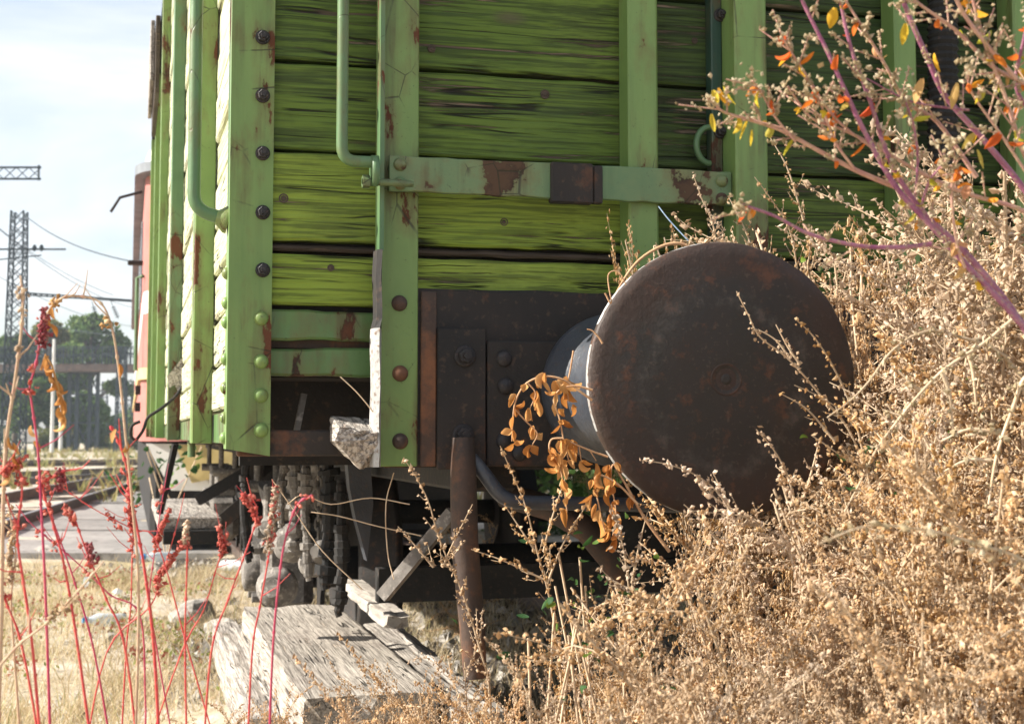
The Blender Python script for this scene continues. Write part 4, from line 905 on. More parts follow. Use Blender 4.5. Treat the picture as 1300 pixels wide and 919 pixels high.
def clash(root, k):
    """share of a plant that would hang over the buffer face, its plates or the timbers"""
    Mx = np.array(Matrix.LocRotScale(root.location, root.rotation_euler, root.scale)); Pw = SEEDS[k] @ Mx[:3, :3].T+Mx[:3, 3]-_ca
    z = Pw @ _fa; x = CX+F*(Pw @ _ra)/z; y = CY-F*(Pw @ _ua)/z
    bad = (((x-915)/178)**2+((y-478)/172)**2 < 1) & (z < 2.21) & (y < 640-np.clip(x-960, 0, 200)*.9)
    bad |= (x < 770) & (y < 625) & (x > 300); bad |= (x < 520) & (y < 762+(520-x)*.28); bad |= (y < 250) & (x < 1000) & (z < 2.2)
    return bad.mean()
def weed_at(px, top, dep, label, group, lat=.72, tol=.06):
    best = None
    for t_ in range(30):
        p = gpt(px+t_*(1.6 if px > 1000 else .0), dep, 0); H = (CAMP.z+(552-top)*dep/F)*(1-.006*t_)
        k = random.randrange(5) if H < .98 else random.randrange(5, 9); s_ = H/PZ[k]; ra_ = Vector((random.uniform(-.07, .07), random.uniform(-.07, .07), random.uniform(0, 6.28)))
        tr = empty('x', (p.x, p.y, -.02)); tr.scale = (s_*lat, s_*lat, s_); tr.rotation_euler = ra_; c = clash(tr, k); bpy.data.objects.remove(tr)
        if best is None or c < best[0]: best = (c, p.copy(), k, s_, ra_)
        if c < .004: break
    c, p, k, s_, ra_ = best
    if c > tol: return None
    root = rooted('dry_weed', (p.x, p.y, -.02), label, 'weed', group); root.scale = (s_*lat, s_*lat, s_); root.rotation_euler = ra_
    link('stem', protos[k][0], root); o = link('seed_cluster', protos[k][1], root); o['kind'] = 'stuff'; return root
G1, G2, G3, G4 = 'dry weeds in front of and below the buffer', 'dry weeds heaped right of the buffer', 'dry weeds behind the buffer', 'weeds added to block bright ground beside and beneath the wagon'
L1 = 'tan seeding dry weed of the low tangle in front of the buffer'; L2 = 'tan seeding dry weed of the tall tangle right of the buffer'; L3 = 'tan dry weed growing behind the buffer against the green planks'; L4 = 'dry weed added to darken the gap beside and beneath the wagon'
NEAR, MIDW, BACK = 'tan dry weed of the nearest row along the bottom of the picture', 'tan dry weed of the middle row below the buffer', 'tan dry weed of the row standing right at the buffer and drop bar'
for px, top in ((480, 905), (535, 880), (590, 850), (640, 825), (690, 805), (740, 790), (790, 775), (840, 765), (890, 750), (940, 740), (990, 730), (1040, 715), (1090, 700), (1140, 680), (1190, 660), (1240, 640), (1300, 610)): weed_at(px+random.uniform(-12, 12), top+25, random.uniform(1.38, 1.56), NEAR, G1)
for px, top in ((560, 790), (610, 770), (655, 755), (700, 740), (750, 725), (800, 705), (850, 695), (905, 690), (955, 682), (1000, 668), (1045, 640), (1085, 610), (1110, 590)): weed_at(px, top+65, random.uniform(1.66, 1.88), MIDW, G1)
for px, top in ((290, 860), (330, 850), (440, 850), (500, 840), (270, 890), (310, 870), (350, 850), (385, 858), (420, 835), (455, 842), (490, 822), (520, 815), (400, 880), (470, 870)): weed_at(px, top, random.uniform(2.3, 3.0), 'small tan dry weed standing before the bleached timber', G1, .8, .3)
for px, top in ((545, 750), (600, 735), (650, 705), (700, 700), (745, 690), (790, 675), (840, 670), (890, 680), (940, 690)): weed_at(px, top+70, random.uniform(1.95, 2.12), BACK, G1)
L2a, L2b = 'tan dry weed in the lower front of the tangle right of the buffer', 'tall tan dry weed at the back of the tangle right of the buffer'
for px, top, d in ((1135, 470, 1.75), (1180, 440, 1.72), (1240, 400, 1.7), (1300, 380, 1.7), (1210, 520, 1.6), (1290, 560, 1.55), (1150, 560, 1.66), (1250, 480, 1.62), (1330, 450, 1.6), (1110, 560, 1.75), (1090, 600, 1.72), (1160, 510, 1.7), (1200, 480, 1.68), (1270, 440, 1.66), (1180, 600, 1.58), (1240, 570, 1.56), (1300, 500, 1.6)): weed_at(px+30, top, d, L2a, G2, .85)
for px, top, d in ((1110, 320, 2.25), (1150, 275, 2.2), (1190, 280, 2.15), (1230, 265, 2.18), (1270, 260, 2.12), (1310, 270, 2.05), (1360, 290, 1.95), (1230, 340, 1.95), (1165, 340, 2.0), (1290, 320, 1.9), (1125, 400, 2.1), (1200, 380, 2.05), (1260, 370, 2.0), (1330, 360, 1.95), (1400, 300, 2.0), (1175, 300, 2.22), (1250, 300, 2.2), (1120, 365, 2.2), (1145, 430, 2.15), (1300, 300, 2.2), (1215, 430, 1.95), (1285, 420, 1.9), (1245, 235, 2.25), (1300, 225, 2.2), (1345, 220, 2.1), (1205, 250, 2.28), (1160, 262, 2.3), (1390, 230, 2.05), (1270, 245, 2.3)): weed_at(px+20, top-38, d, L2b, G2, .95)
for px, top, d in ((885, 265, 2.44), (930, 262, 2.42), (965, 245, 2.40), (1010, 230, 2.38), (1055, 235, 2.36), (1090, 260, 2.32), (1035, 285, 2.32), (985, 280, 2.35), (1075, 300, 2.28)): weed_at(px, top+18, d, L3, G3, .45)
for i in range(16): dry_weed(3.45+random.uniform(-.15, .6), 2.9+i*.55, random.uniform(1.0, 1.5), L4, G4)  # added weeds, hide the bright yard seen under the wagon
for x, y in ((1.6, 3.0), (2.1, 3.1), (2.6, 2.9), (1.9, 5.2), (1.5, 6.6), (2.3, 6.9), (1.3, 7.8), (2.4, 3.6), (2.9, 4.3), (2.95, 3.3)): dry_weed(x, y, random.uniform(.55, .8), L4, G4)

# single stalks that stand out
def px_curve(pts, dep0, dep1=None, k=5):
    dep1 = dep0 if dep1 is None else dep1; n = len(pts); return catmull([atD(x, y, dep0+(dep1-dep0)*i/(n-1)) for i, (x, y) in enumerate(pts)], k)
def stalk(plumes, dep, label, ks=.0031, mat='seed', twig=.036, base=None, name='dry_weed_stalk', r0=.0019, stm='straw', cat='weed stalk', group='single dry stalks'):
    wd = Weed(int(abs(plumes[0][0][0])*7+plumes[0][0][1])); x, y = plumes[0][-1]; d0 = dep; foot = atD(x, y, d0); foot = Vector((foot.x+.05, foot.y-.02, 0)) if base is None else Vector(base)
    root = rooted(name, foot, label, cat, group)
    for i, pl in enumerate(plumes):
        dd = dep+.03*((i*37) % 5-2); c = px_curve(pl[::-1], d0 if i == 0 else dd, dd); c = [p-foot for p in c]
        if i == 0: wd.stem([Vector((0, 0, -.02)), c[0]*.5+Vector((.0, 0, .02)), c[0]], .0036, r0*1.1)
        wd.plume(c, r0, twig*(1 if i == 0 else .7), .0135, ks, .02)
    wd.build(root, M[stm], M[mat]); return root
stalk([[(513, 582), (532, 612), (545, 640), (560, 690), (590, 760), (620, 860)], [(505, 668), (525, 690), (550, 720)], [(600, 640), (575, 690), (562, 720)]], 2.12, 'thin dry stalk leaning left in front of the first end post')
stalk([[(635, 566), (652, 605), (668, 645), (682, 700), (700, 770), (715, 880)], [(598, 697), (640, 712), (690, 735)], [(720, 600), (700, 660), (690, 700)], [(745, 640), (715, 690), (695, 740)], [(640, 640), (660, 670), (680, 700)]], 2.0, 'tall bushy dry stalk in front of the buffer plate bolts')
stalk([[(776, 640), (790, 690), (800, 760), (810, 880)], [(822, 650), (812, 690), (802, 740)], [(760, 720), (780, 740), (800, 770)]], 1.95, 'dry stalk standing below the left rim of the buffer')
stalk([[(815, 584), (850, 590), (885, 604), (915, 630), (940, 680), (960, 780), (970, 900)], [(868, 640), (890, 660), (925, 700)], [(905, 600), (925, 640), (938, 680)]], 1.80, 'dry stalk bowing left across the lower rim of the buffer')
stalk([[(935, 370), (950, 400), (965, 428), (1000, 455), (1040, 500), (1085, 560), (1120, 680)], [(985, 412), (1000, 440), (1015, 462)], [(962, 418), (985, 432), (1003, 455)]], 1.88, 'dark thin dry stalk slanting up across the buffer face', .0026, 'seed', .022)
stalk([[(1010, 405), (1035, 430), (1060, 470), (1085, 530), (1110, 640)], [(992, 500), (1025, 520), (1060, 560)]], 1.86, 'thin dry stalk near the right rim of the buffer', .0026, 'seed', .022)
stalk([[(960, 545), (985, 575), (1005, 620), (1015, 700), (1020, 850)], [(1040, 560), (1030, 600), (1015, 650)]], 1.75, 'short dry stalk in front of the lower right of the buffer', .0028)
stalk([[(1250, 428), (1205, 424), (1165, 424), (1130, 448), (1105, 482), (1080, 508), (1050, 530)][::-1][:6] + [(1290, 470), (1330, 640)]], 1.62, 'long bare arching twig right of the buffer', .0027, 'seed_pale', .014, r0=.0026)
stalk([[(1072, 650), (1092, 612), (1112, 572), (1135, 540), (1165, 503), (1200, 468), (1250, 435), (1305, 395), (1345, 420), (1370, 700)], [(1140, 470), (1160, 490), (1172, 498)], [(1120, 520), (1145, 528), (1150, 520)], [(1210, 545), (1205, 500), (1196, 474)], [(1240, 520), (1235, 470), (1230, 450)]], 1.58, 'pale stout twig running diagonally through the weeds at the right', .0029, 'seed_pale', .024, r0=.0032)
stalk([[(1255, 640), (1265, 580), (1285, 520), (1305, 480), (1330, 560), (1345, 760)], [(1195, 560), (1230, 545), (1270, 550)], [(1180, 610), (1225, 585), (1262, 585)]], 1.5, 'pale thick twig at the right edge of the picture', .0031, 'seed_pale', .03, r0=.003)
stalk([[(880, 222), (892, 255), (905, 285), (912, 330), (925, 420)], [(830, 335), (832, 312), (845, 330)][:2]+[(850, 360)], [(870, 300), (890, 318), (908, 335)]], 2.32, 'dry stalk rising above the top of the buffer', .0028)
stalk([[(958, 225), (985, 262), (1005, 300), (1020, 400)], [(925, 250), (945, 290), (960, 330)], [(975, 170), (1000, 215), (1020, 280)]], 2.28, 'dry stalk above the upper right of the buffer', .0028)
stalk([[(1040, 690), (1100, 668), (1170, 672), (1240, 690), (1310, 720), (1340, 800)]], 1.12, 'nearest blurred dry twig at the lower right', .003, 'seed_pale', .022)
# fine dead stems hanging in the dark under the headstock
for i, (pl, lb) in enumerate((([(520, 640), (470, 632), (420, 640), (385, 628), (365, 640)], 'fine dry vine stem strung across the brake hangers'), ([(535, 680), (480, 668), (430, 655), (395, 650)], 'lower fine dry vine stem across the brake hangers'), ([(345, 608), (375, 650), (410, 700), (460, 748)], 'straight dry straw leaning across the axle box'), ([(500, 600), (490, 640), (492, 700), (500, 735)], 'fine upright dead stem beside the drop bar'), ([(432, 478), (455, 500), (478, 528)], 'single straw stuck in the opening beside the first end post'))):
    c = px_curve(pl, 2.48 if i != 4 else 2.44); foot = c[-1]; tag(child(MB().tube(c, .0011, 5).build('dry_straw', M['straw']), empty('x')), lb, 'straw', 'thin straws under the wagon')
for o in [o for o in bpy.data.objects if o.name.startswith('dry_straw')]:
    e = o.parent; o.parent = None; bpy.data.objects.remove(e)

# ---- leaves
def leaf(mb, p, d, L, wd, curl=.8, fold=.4, rs=random, up=None):
    p = Vector(p); d = Vector(d).normalized(); s_ = d.cross(Vector((rs.uniform(-1, 1), rs.uniform(-1, 1), rs.uniform(-1, 1)))).normalized(); nn = s_.cross(d); n = 6; vs = []; q = p.copy(); t = d.copy()
    for i in range(n+1):
        u = i/n; ww = wd*math.sin(math.pi*min(.97, .08+u*.9))**.8*.5; lift = nn*(ww*fold)
        vs += [q-s_*ww+lift, q-nn*(.0), q+s_*ww+lift]; ang = curl/n; q = q+t*(L/n); t2 = (t*math.cos(ang)+nn*math.sin(ang)).normalized(); nn = (nn*math.cos(ang)-t*math.sin(ang)).normalized(); t = t2
    mb.add(vs, [(3*i+k, 3*i+k+1, 3*i+k+4, 3*i+k+3) for i in range(n) for k in range(2)], True)
M['dead_leaf'] = island('dead_orange_leaf', ((0, (.42, .17, .045)), (.5, (.62, .29, .08)), (1, (.72, .45, .20))), .75, .35)
M['vine'] = mottled('vine_stem', (.38, .21, .11), (.55, .35, .2), 40, .7, .2)
vine = rooted('dead_vine', (BX-.2, 1.95, .4), 'withered vine with curled orange leaves hanging over the buffer rim', 'vine')
VL = [([(888, 332), (872, 312), (845, 311), (812, 330), (788, 362), (772, 400), (762, 440)], 2.26, 0, .0030), ([(765, 436), (760, 428), (752, 420), (745, 418)], 2.03, 0, .0016), ([(768, 372), (776, 385), (772, 350), (785, 345), (795, 362)], 2.05, 0, .0013),
      ([(752, 508), (738, 498), (715, 482), (690, 478), (668, 487), (655, 508), (651, 535), (650, 560)], 1.98, 9, .0018), ([(752, 495), (730, 490), (712, 494), (703, 508), (710, 530), (716, 560), (722, 585)], 1.97, 9, .0016), ([(728, 445), (724, 470), (720, 490), (722, 510)], 2.0, 5, .0014), ([(670, 486), (680, 500), (672, 520)], 1.98, 3, .0012), ([(654, 520), (668, 535), (682, 550), (675, 566)], 1.98, 3, .0012),
      ([(772, 580), (745, 570), (722, 560), (712, 556)], 1.97, 3, .0016), ([(714, 556), (700, 558), (698, 572), (710, 590), (716, 620), (720, 650)], 1.96, 9, .0014), ([(735, 565), (738, 585)], 1.97, 1, .001), ([(748, 570), (757, 585)], 1.97, 1, .001),
      ([(810, 640), (785, 615), (762, 603), (755, 612), (760, 640), (768, 675)], 1.93, 12, .0016), ([(790, 600), (778, 590), (776, 612), (782, 650), (778, 680)], 1.95, 9, .0014), ([(850, 700), (820, 660), (800, 625), (780, 590)], 1.95, 2, .0024)]
vm, vl = MB(), MB(); vr = random.Random(8)
for pl, d, nl, r0 in VL:
    c = px_curve(pl, d); vm.tube(c, [r0*(1-.5*i/len(c)) for i in range(len(c))], 6)
    for j in range(nl):
        q = c[int((.25+.75*(j+1)/nl)*(len(c)-1))]+Vector((vr.uniform(-.006, .006), vr.uniform(-.008, .008), vr.uniform(-.004, .004))); leaf(vl, q, (vr.uniform(-.5, .5), vr.uniform(-.5, .5), -1), vr.uniform(.016, .030), vr.uniform(.006, .012), vr.uniform(-2.2, 2.4), vr.uniform(1.0, 2.2), vr)
        if vr.random() < .6: leaf(vl, q, (vr.uniform(-1, 1), vr.uniform(-.6, .6), -.6), vr.uniform(.014, .026), vr.uniform(.008, .016), vr.uniform(1, 2.6), .9, vr)
child(vm.build('stem', M['vine']), vine)['kind'] = 'stuff'; o = child(vl.build('leaf', M['dead_leaf']), vine); o['kind'] = 'stuff'

# ---- purple stemmed goosefoot hanging in from the upper right
M['purple'] = mottled('purple_stem', (.19, .04, .11), (.32, .13, .19), 45, .45, .2, spec=.5, c2=(.36, .25, .18))
M['pinkish'] = mottled('pink_brown_stem', (.40, .20, .18), (.52, .33, .24), 45, .55, .2, c2=(.34, .25, .11))
M['autumn'] = island('autumn_leaf', ((0, (.62, .10, .03)), (.3, (.80, .26, .03)), (.55, (.80, .48, .04)), (.78, (.45, .50, .05)), (1, (.70, .36, .22))), .6, .45)
goose = rooted('goosefoot_plant', (1.55, 1.15, 0), 'purple stemmed plant with yellow and orange leaves reaching in from the right', 'plant')
GL = [([(1400, 640), (1340, 470), (1288, 402), (1235, 345), (1185, 290), (1138, 238), (1100, 172), (1075, 120), (1050, 65), (1018, 0), (1000, -50)], 1.32, .0036, .0014, 'purple', 10), ([(1340, 480), (1284, 392), (1225, 320), (1180, 278), (1150, 240), (1128, 200), (1105, 130), (1080, 60), (1062, -20)], 1.34, .0036, .0014, 'purple', 12),
      ([(1138, 238), (1090, 218), (1040, 192), (990, 165), (950, 152), (918, 142), (905, 128)], 1.33, .0026, .001, 'pinkish', 8), ([(1182, 310), (1140, 314), (1090, 312), (1030, 298), (985, 275), (955, 264), (942, 258)], 1.31, .0022, .0011, 'purple', 3),
      ([(1340, 290), (1290, 264), (1225, 245), (1170, 220), (1110, 185), (1070, 165), (1030, 150), (1000, 110)], 1.36, .0024, .001, 'pinkish', 7), ([(1360, 330), (1300, 240), (1240, 168), (1200, 122), (1178, 75), (1160, 35), (1142, -10)], 1.36, .0032, .0022, 'purple', 4),
      ([(1240, 225), (1190, 155), (1150, 130), (1125, 85), (1098, 40), (1060, -20)], 1.38, .0024, .001, 'pinkish', 9), ([(1370, 190), (1310, 115), (1260, 85), (1215, 40), (1160, 0), (1120, -40)], 1.30, .0026, .001, 'pinkish', 9),
      ([(1350, 300), (1302, 200), (1275, 120), (1252, 60), (1235, 0), (1228, -40)], 1.30, .0022, .0012, 'pinkish', 9), ([(1290, 100), (1255, 60), (1225, 20), (1205, -20)], 1.28, .0021, .0016, 'pinkish', 4), ([(1320, 160), (1290, 110), (1300, 50), (1310, 0)], 1.33, .0022, .0012, 'purple', 5),
      ([(1225, 340), (1215, 310), (1208, 250), (1212, 200), (1205, 180)], 1.30, .0015, .0008, 'pinkish', 4), ([(1170, 260), (1180, 230), (1195, 210), (1200, 190)], 1.31, .0013, .0007, 'purple', 3), ([(1162, 250), (1165, 200), (1160, 160), (1150, 130)], 1.33, .0013, .0007, 'purple', 4), ([(1085, 215), (1060, 180), (1045, 140), (1030, 110)], 1.32, .0014, .0007, 'pinkish', 6), ([(1010, 180), (985, 150), (965, 115), (955, 103)], 1.31, .0012, .0007, 'pinkish', 5), ([(1110, 190), (1060, 150), (1020, 90), (1000, 60), (990, 40)], 1.33, .0014, .0007, 'pinkish', 6), ([(1230, 140), (1160, 130), (1100, 100)], 1.33, .0012, .0007, 'purple', 5), ([(1310, 230), (1270, 170), (1235, 120), (1225, 85)], 1.29, .0015, .0008, 'pinkish', 6)]
gs = {'purple': MB(), 'pinkish': MB()}; gl = MB(); gw = Weed(77); vr = random.Random(21)
for pl, d, r0, r1, mt, nl in GL:
    c = px_curve(pl, d, d-.04); gs[mt].tube(c, [r0+(r1-r0)*i/(len(c)-1) for i in range(len(c))], 8); n = len(c)
    nl = int(nl*1.7)
    for j in range(nl):
        i = int((.22+.78*(j+vr.random())/nl)*(n-2)); q = c[min(i, n-2)]; t = (c[min(i+1, n-1)]-c[i]).normalized(); sdv = t.cross(Vector((vr.uniform(-1, 1), vr.uniform(-1, 1), vr.uniform(-1, 1)))).normalized()
        e = q+(sdv*.9+t*.6+Vector((0, 0, .35))).normalized()*vr.uniform(.012, .038); m0 = q.lerp(e, .55); gw.mb.tube([q, m0, e], .0007, 4, False)
        for z_ in range(int(vr.uniform(5, 15))): f = vr.random(); gw.knob(np.array(q.lerp(e, .25+.85*f))+gw.rs.normal(size=3)*.0017, .0021*(1.2-.5*f))
        if vr.random() < .62: leaf(gl, q, (sdv*.8+Vector((vr.uniform(-.4, .4), 0, vr.uniform(-1, .3)))), vr.uniform(.009, .022), vr.uniform(.004, .008), vr.uniform(-2.0, 2.2), vr.uniform(.5, 1.5), vr)
    for z_ in range(14): gw.knob(np.array(c[-1])+gw.rs.normal(size=3)*np.array([.004, .004, .008]), .0026)
for k_, L, w_, cu in ((( 1172, 100), .036, .021, .6), ((1215, 105), .034, .012, .5), ((1238, 170), .028, .017, .8), ((1240, 190), .026, .010, .3), ((1228, 235), .024, .014, 1.1), ((1150, 30), .03, .014, .8), ((1185, 68), .026, .013, .8), ((1060, 10), .03, .016, 1.0), ((1040, 115), .034, .013, .9), ((905, 115), .022, .010, .5), ((912, 112), .026, .008, -.5), ((918, 110), .030, .008, .6), ((903, 145), .028, .008, .9), ((948, 262), .024, .013, 1.0), ((955, 165), .022, .007, .5)):
    leaf(gl, atD(k_[0], k_[1], 1.29), (vr.uniform(-.6, .6), vr.uniform(-.3, .3), -1), L*.72, w_*.62, cu*1.4, .7, vr)
for mt, mb in gs.items(): child(mb.build('stem', M[mt]), goose)
e_ = empty('x'); gw.build(e_, M['pinkish'], M['seed_pale'], ('twig', 'seed_cluster'));
for o in e_.children: o['kind'] = 'stuff'
for o in list(e_.children): o.parent = None; child(o, goose)
bpy.data.objects.remove(e_)
o = child(gl.build('leaf', M['autumn']), goose); o['kind'] = 'stuff'

# ---- red stemmed weeds in the left foreground
M['red_stem'] = mottled('red_stem', (.50, .035, .05), (.62, .09, .07), 40, .5, .2, spec=.4, c2=(.50, .16, .12))
M['magenta_stem'] = mottled('magenta_stem', (.40, .03, .09), (.50, .08, .12), 40, .5, .2, spec=.4)
M['tan_stem'] = mottled('tan_stem', (.44, .30, .19), (.56, .41, .28), 40, .6, .2, c2=(.46, .24, .18))
M['red_seed'] = island('red_seed', ((0, (.45, .07, .06)), (.5, (.66, .16, .12)), (1, (.78, .34, .26))), .75, .35)
M['dark_red_seed'] = island('dark_red_seed', ((0, (.26, .05, .06)), (.5, (.40, .10, .11)), (1, (.55, .22, .2))), .75, .35)
RL = [([(170, 1000), (176, 760), (168, 640), (160, 560), (152, 480), (143, 420), (128, 385), (100, 376), (75, 380), (62, 395), (60, 412)], 1.45, .0030, 'tan_stem', [], 'tall tan stem arching left over the footbridge'),
      ([(2, 760), (4, 640), (8, 560), (18, 490), (26, 430), (29, 385), (26, 350)], 1.35, .0040, 'tan_stem', [], 'thick tan stem at the left edge in front of the mast'),
      ([(66, 1000), (58, 760), (52, 640), (48, 570), (40, 510), (38, 490), (46, 460), (52, 420), (55, 395)], 1.4, .0028, 'magenta_stem', [((54, 440), (56, 392), 'dark_red_seed', .012)], 'magenta stem topped by a dark red seed head before the trees'),
      ([(60, 1050), (42, 829), (30, 740), (22, 680), (28, 620), (20, 590), (0, 592)], 1.35, .0030, 'red_stem', [((2, 600), (30, 580), 'red_seed', .009)], 'red stem bent over at the left edge below the mast'),
      ([(130, 1050), (100, 829), (82, 720), (66, 660), (55, 618), (75, 600), (100, 595)], 1.42, .0030, 'red_stem', [((76, 598), (76, 622), 'dark_red_seed', .010)], 'red stem with a bent top in front of the slab deck'),
      ([(205, 1000), (196, 829), (186, 740), (176, 680), (166, 630), (160, 590), (150, 560), (140, 540)], 1.5, .0036, 'red_stem', [], 'strong red stem in the middle of the red weeds'),
      ([(150, 1000), (120, 829), (95, 740), (78, 690), (60, 640), (50, 600)], 1.55, .0024, 'magenta_stem', [], 'thin magenta stem leaning left'),
      ([(238, 1000), (235, 829), (236, 760), (238, 700), (236, 664)], 1.5, .0024, 'red_stem', [((235, 690), (237, 660), 'tan_seed', .006)], 'straight thin red stem with a tan tip'),
      ([(255, 1000), (268, 829), (290, 760), (312, 700), (326, 655), (320, 632), (310, 628)], 1.5, .0024, 'red_stem', [((328, 664), (309, 628), 'red_seed', .0075)], 'red stem with a coral seed head hooked to the left'),
      ([(312, 1000), (320, 829), (330, 770), (342, 700), (348, 650), (352, 620)], 1.55, .0024, 'red_stem', [((340, 700), (352, 615), 'seed', .011)], 'reddish stem with a dry tan seed head before the axle box'),
      ([(340, 1000), (346, 829), (356, 720), (366, 670), (378, 640), (396, 628)], 1.5, .0028, 'magenta_stem', [], 'magenta stem bent right in front of the axle box'),
      ([(100, 1000), (135, 829), (190, 770), (205, 730), (218, 690), (226, 660)], 1.6, .0020, 'red_stem', [((196, 740), (232, 690), 'red_seed', .008)], 'thin red stem with a leaning coral spike left of the footstep'),
      ([(185, 1050), (160, 829), (135, 760), (110, 700), (95, 660), (82, 640)], 1.45, .0026, 'red_stem', [((118, 715), (112, 690), 'dark_red_seed', .011), ((96, 668), (82, 640), 'red_seed', .006)], 'red stem with two knobbly seed heads'),
      ([(-20, 870), (20, 822), (60, 790), (95, 755), (132, 712)], 1.3, .0030, 'tan_stem', [], 'broken brownish stem leaning right across the red stems'),
      ([(185, 900), (178, 782), (140, 755), (110, 725), (70, 690), (40, 665), (20, 640)], 1.5, .0020, 'magenta_stem', [], 'thin magenta stem slanting left across the others'),
      ([(290, 1000), (240, 829), (200, 690), (170, 672), (130, 652), (95, 630), (75, 615)], 1.55, .0018, 'red_stem', [], 'thin red twig slanting down from the left across the slab deck'),
      ([(230, 1000), (200, 829), (190, 760), (195, 710), (205, 640), (212, 600)], 1.6, .0018, 'magenta_stem', [((198, 690), (216, 645), 'red_seed', .006)], 'slim magenta stem just left of the footstep'),
      ([(150, 1020), (160, 829), (166, 770), (168, 700), (170, 660), (165, 640)], 1.62, .0020, 'red_stem', [((168, 690), (164, 620), 'red_seed', .007)], 'upright red stem with a long thin seed spike'),
      ([(60, 1000), (30, 829), (10, 770), (-5, 740), (-20, 700)], 1.4, .0026, 'red_stem', [], 'red stem leaving the picture at the left'),
      ([(30, 1000), (18, 829), (14, 760), (20, 700), (12, 650), (10, 630)], 1.42, .0026, 'tan_stem', [((14, 740), (12, 690), 'seed', .006)], 'brownish upright stem near the left edge'),
      ([(170, 1000), (230, 829), (258, 775), (275, 720), (285, 690), (280, 672)], 1.6, .0020, 'red_stem', [((284, 705), (278, 668), 'red_seed', .007)], 'thin red stem with a short coral spike in front of the stones')]
M['tan_seed'] = M['seed']
for i, (pl, d, r0, mt, heads, lb) in enumerate(RL):
    c = px_curve(pl, d); foot = Vector((c[0].x, c[0].y, 0)); root = rooted('red_weed' if 'tan' not in mt else 'tan_weed', foot, lb, 'weed stem', 'stems in the left foreground'); vr = random.Random(60+i)
    c = [foot+Vector((0, 0, -.02))]+c; mb = MB(); mb.tube([p-foot for p in c], [r0*.44*(1.15-.6*k/(len(c)-1)) for k in range(len(c))], 7)
    for k in range(3, len(c)-1, 4): mb.lathe([(-.003, r0*.34), (0, r0*.66), (.003, r0*.34)], c[k]-foot, c[k+1]-c[k-1], 7)
    for k in range(vr.randrange(2, 6)):
        q = c[vr.randrange(max(2, len(c)//3), len(c)-1)]-foot; e = q+Vector((vr.uniform(-1, 1), vr.uniform(-.5, .5), vr.uniform(.2, 1.2))).normalized()*vr.uniform(.012, .045); mb.tube([q, q.lerp(e, .5)+Vector((0, 0, -.003)), e], [r0*.3, r0*.22, r0*.12], 5)
    mb.build('stem', M[mt], root); wd = Weed(500+i)
    for (a, b, sm, wid) in heads:
        pa, pb = atD(*a, d), atD(*b, d); n = int(10+(pb-pa).length*2400)
        for k in range(n): u = vr.random(); wd.knob(np.array(pa.lerp(pb, u)-foot)+wd.rs.normal(size=3)*wid*.27*(1-.5*u), .0022*vr.uniform(.6, 1.4))
        V, T = octa(np.array(wd.k), np.array(wd.ks), wd.rs); link('seed_head', np_mesh('seed_head', V, T, M[sm], True), root)['kind'] = 'stuff'; wd.k, wd.ks = [], []
    # stray knots of seed along the stem
    nk = vr.randrange(2, 6)
    for k in range(nk):
        q = c[vr.randrange(len(c)//2, len(c)-1)]-foot
        for z_ in range(vr.randrange(4, 9)): wd.knob(np.array(q)+wd.rs.normal(size=3)*.003, .0026)
    V, T = octa(np.array(wd.k), np.array(wd.ks), wd.rs); link('seed_knot', np_mesh('seed_knot', V, T, M['red_seed' if mt != 'tan_stem' else 'seed'], True), root)['kind'] = 'stuff'
    if i == 2:
        lm = MB()
        for k in range(16): leaf(lm, atD(62+k*1.2+vr.uniform(-3, 3), 452+k*5.4, d)-foot, (vr.uniform(-.4, .4), 0, -1), vr.uniform(.009, .018), vr.uniform(.004, .008), vr.uniform(-2.2, 2.2), 1.4, vr)
        lm.tube([atD(52, 470, d)-foot, atD(58, 450, d)-foot, atD(66, 465, d)-foot, atD(76, 500, d)-foot, atD(80, 535, d)-foot], .0012, 5); o = lm.build('withered_leaf', M['dead_leaf'], root); o['kind'] = 'stuff'
    if i == 0:
        lm = MB()
        for (x, y) in ((62, 395), (66, 388), (60, 405), (64, 412), (40, 540), (42, 560), (151, 462), (160, 560), (148, 545)): leaf(lm, atD(x, y, d)-foot, (vr.uniform(-.5, .5), 0, -1), .014, .006, vr.uniform(-1.8, 1.8), 1.2, vr)
        o = lm.build('withered_leaf', M['dead_leaf'], root); o['kind'] = 'stuff'
    if i == 1:
        lm = MB()
        for (x, y) in ((12, 555), (16, 562), (20, 575), (24, 582), (8, 600)): leaf(lm, atD(x, y, d)-foot, (vr.uniform(-.5, .8), 0, -1), .014, .006, vr.uniform(-1.8, 1.8), 1.2, vr)
        o = lm.build('withered_leaf', M['dead_leaf'], root); o['kind'] = 'stuff'

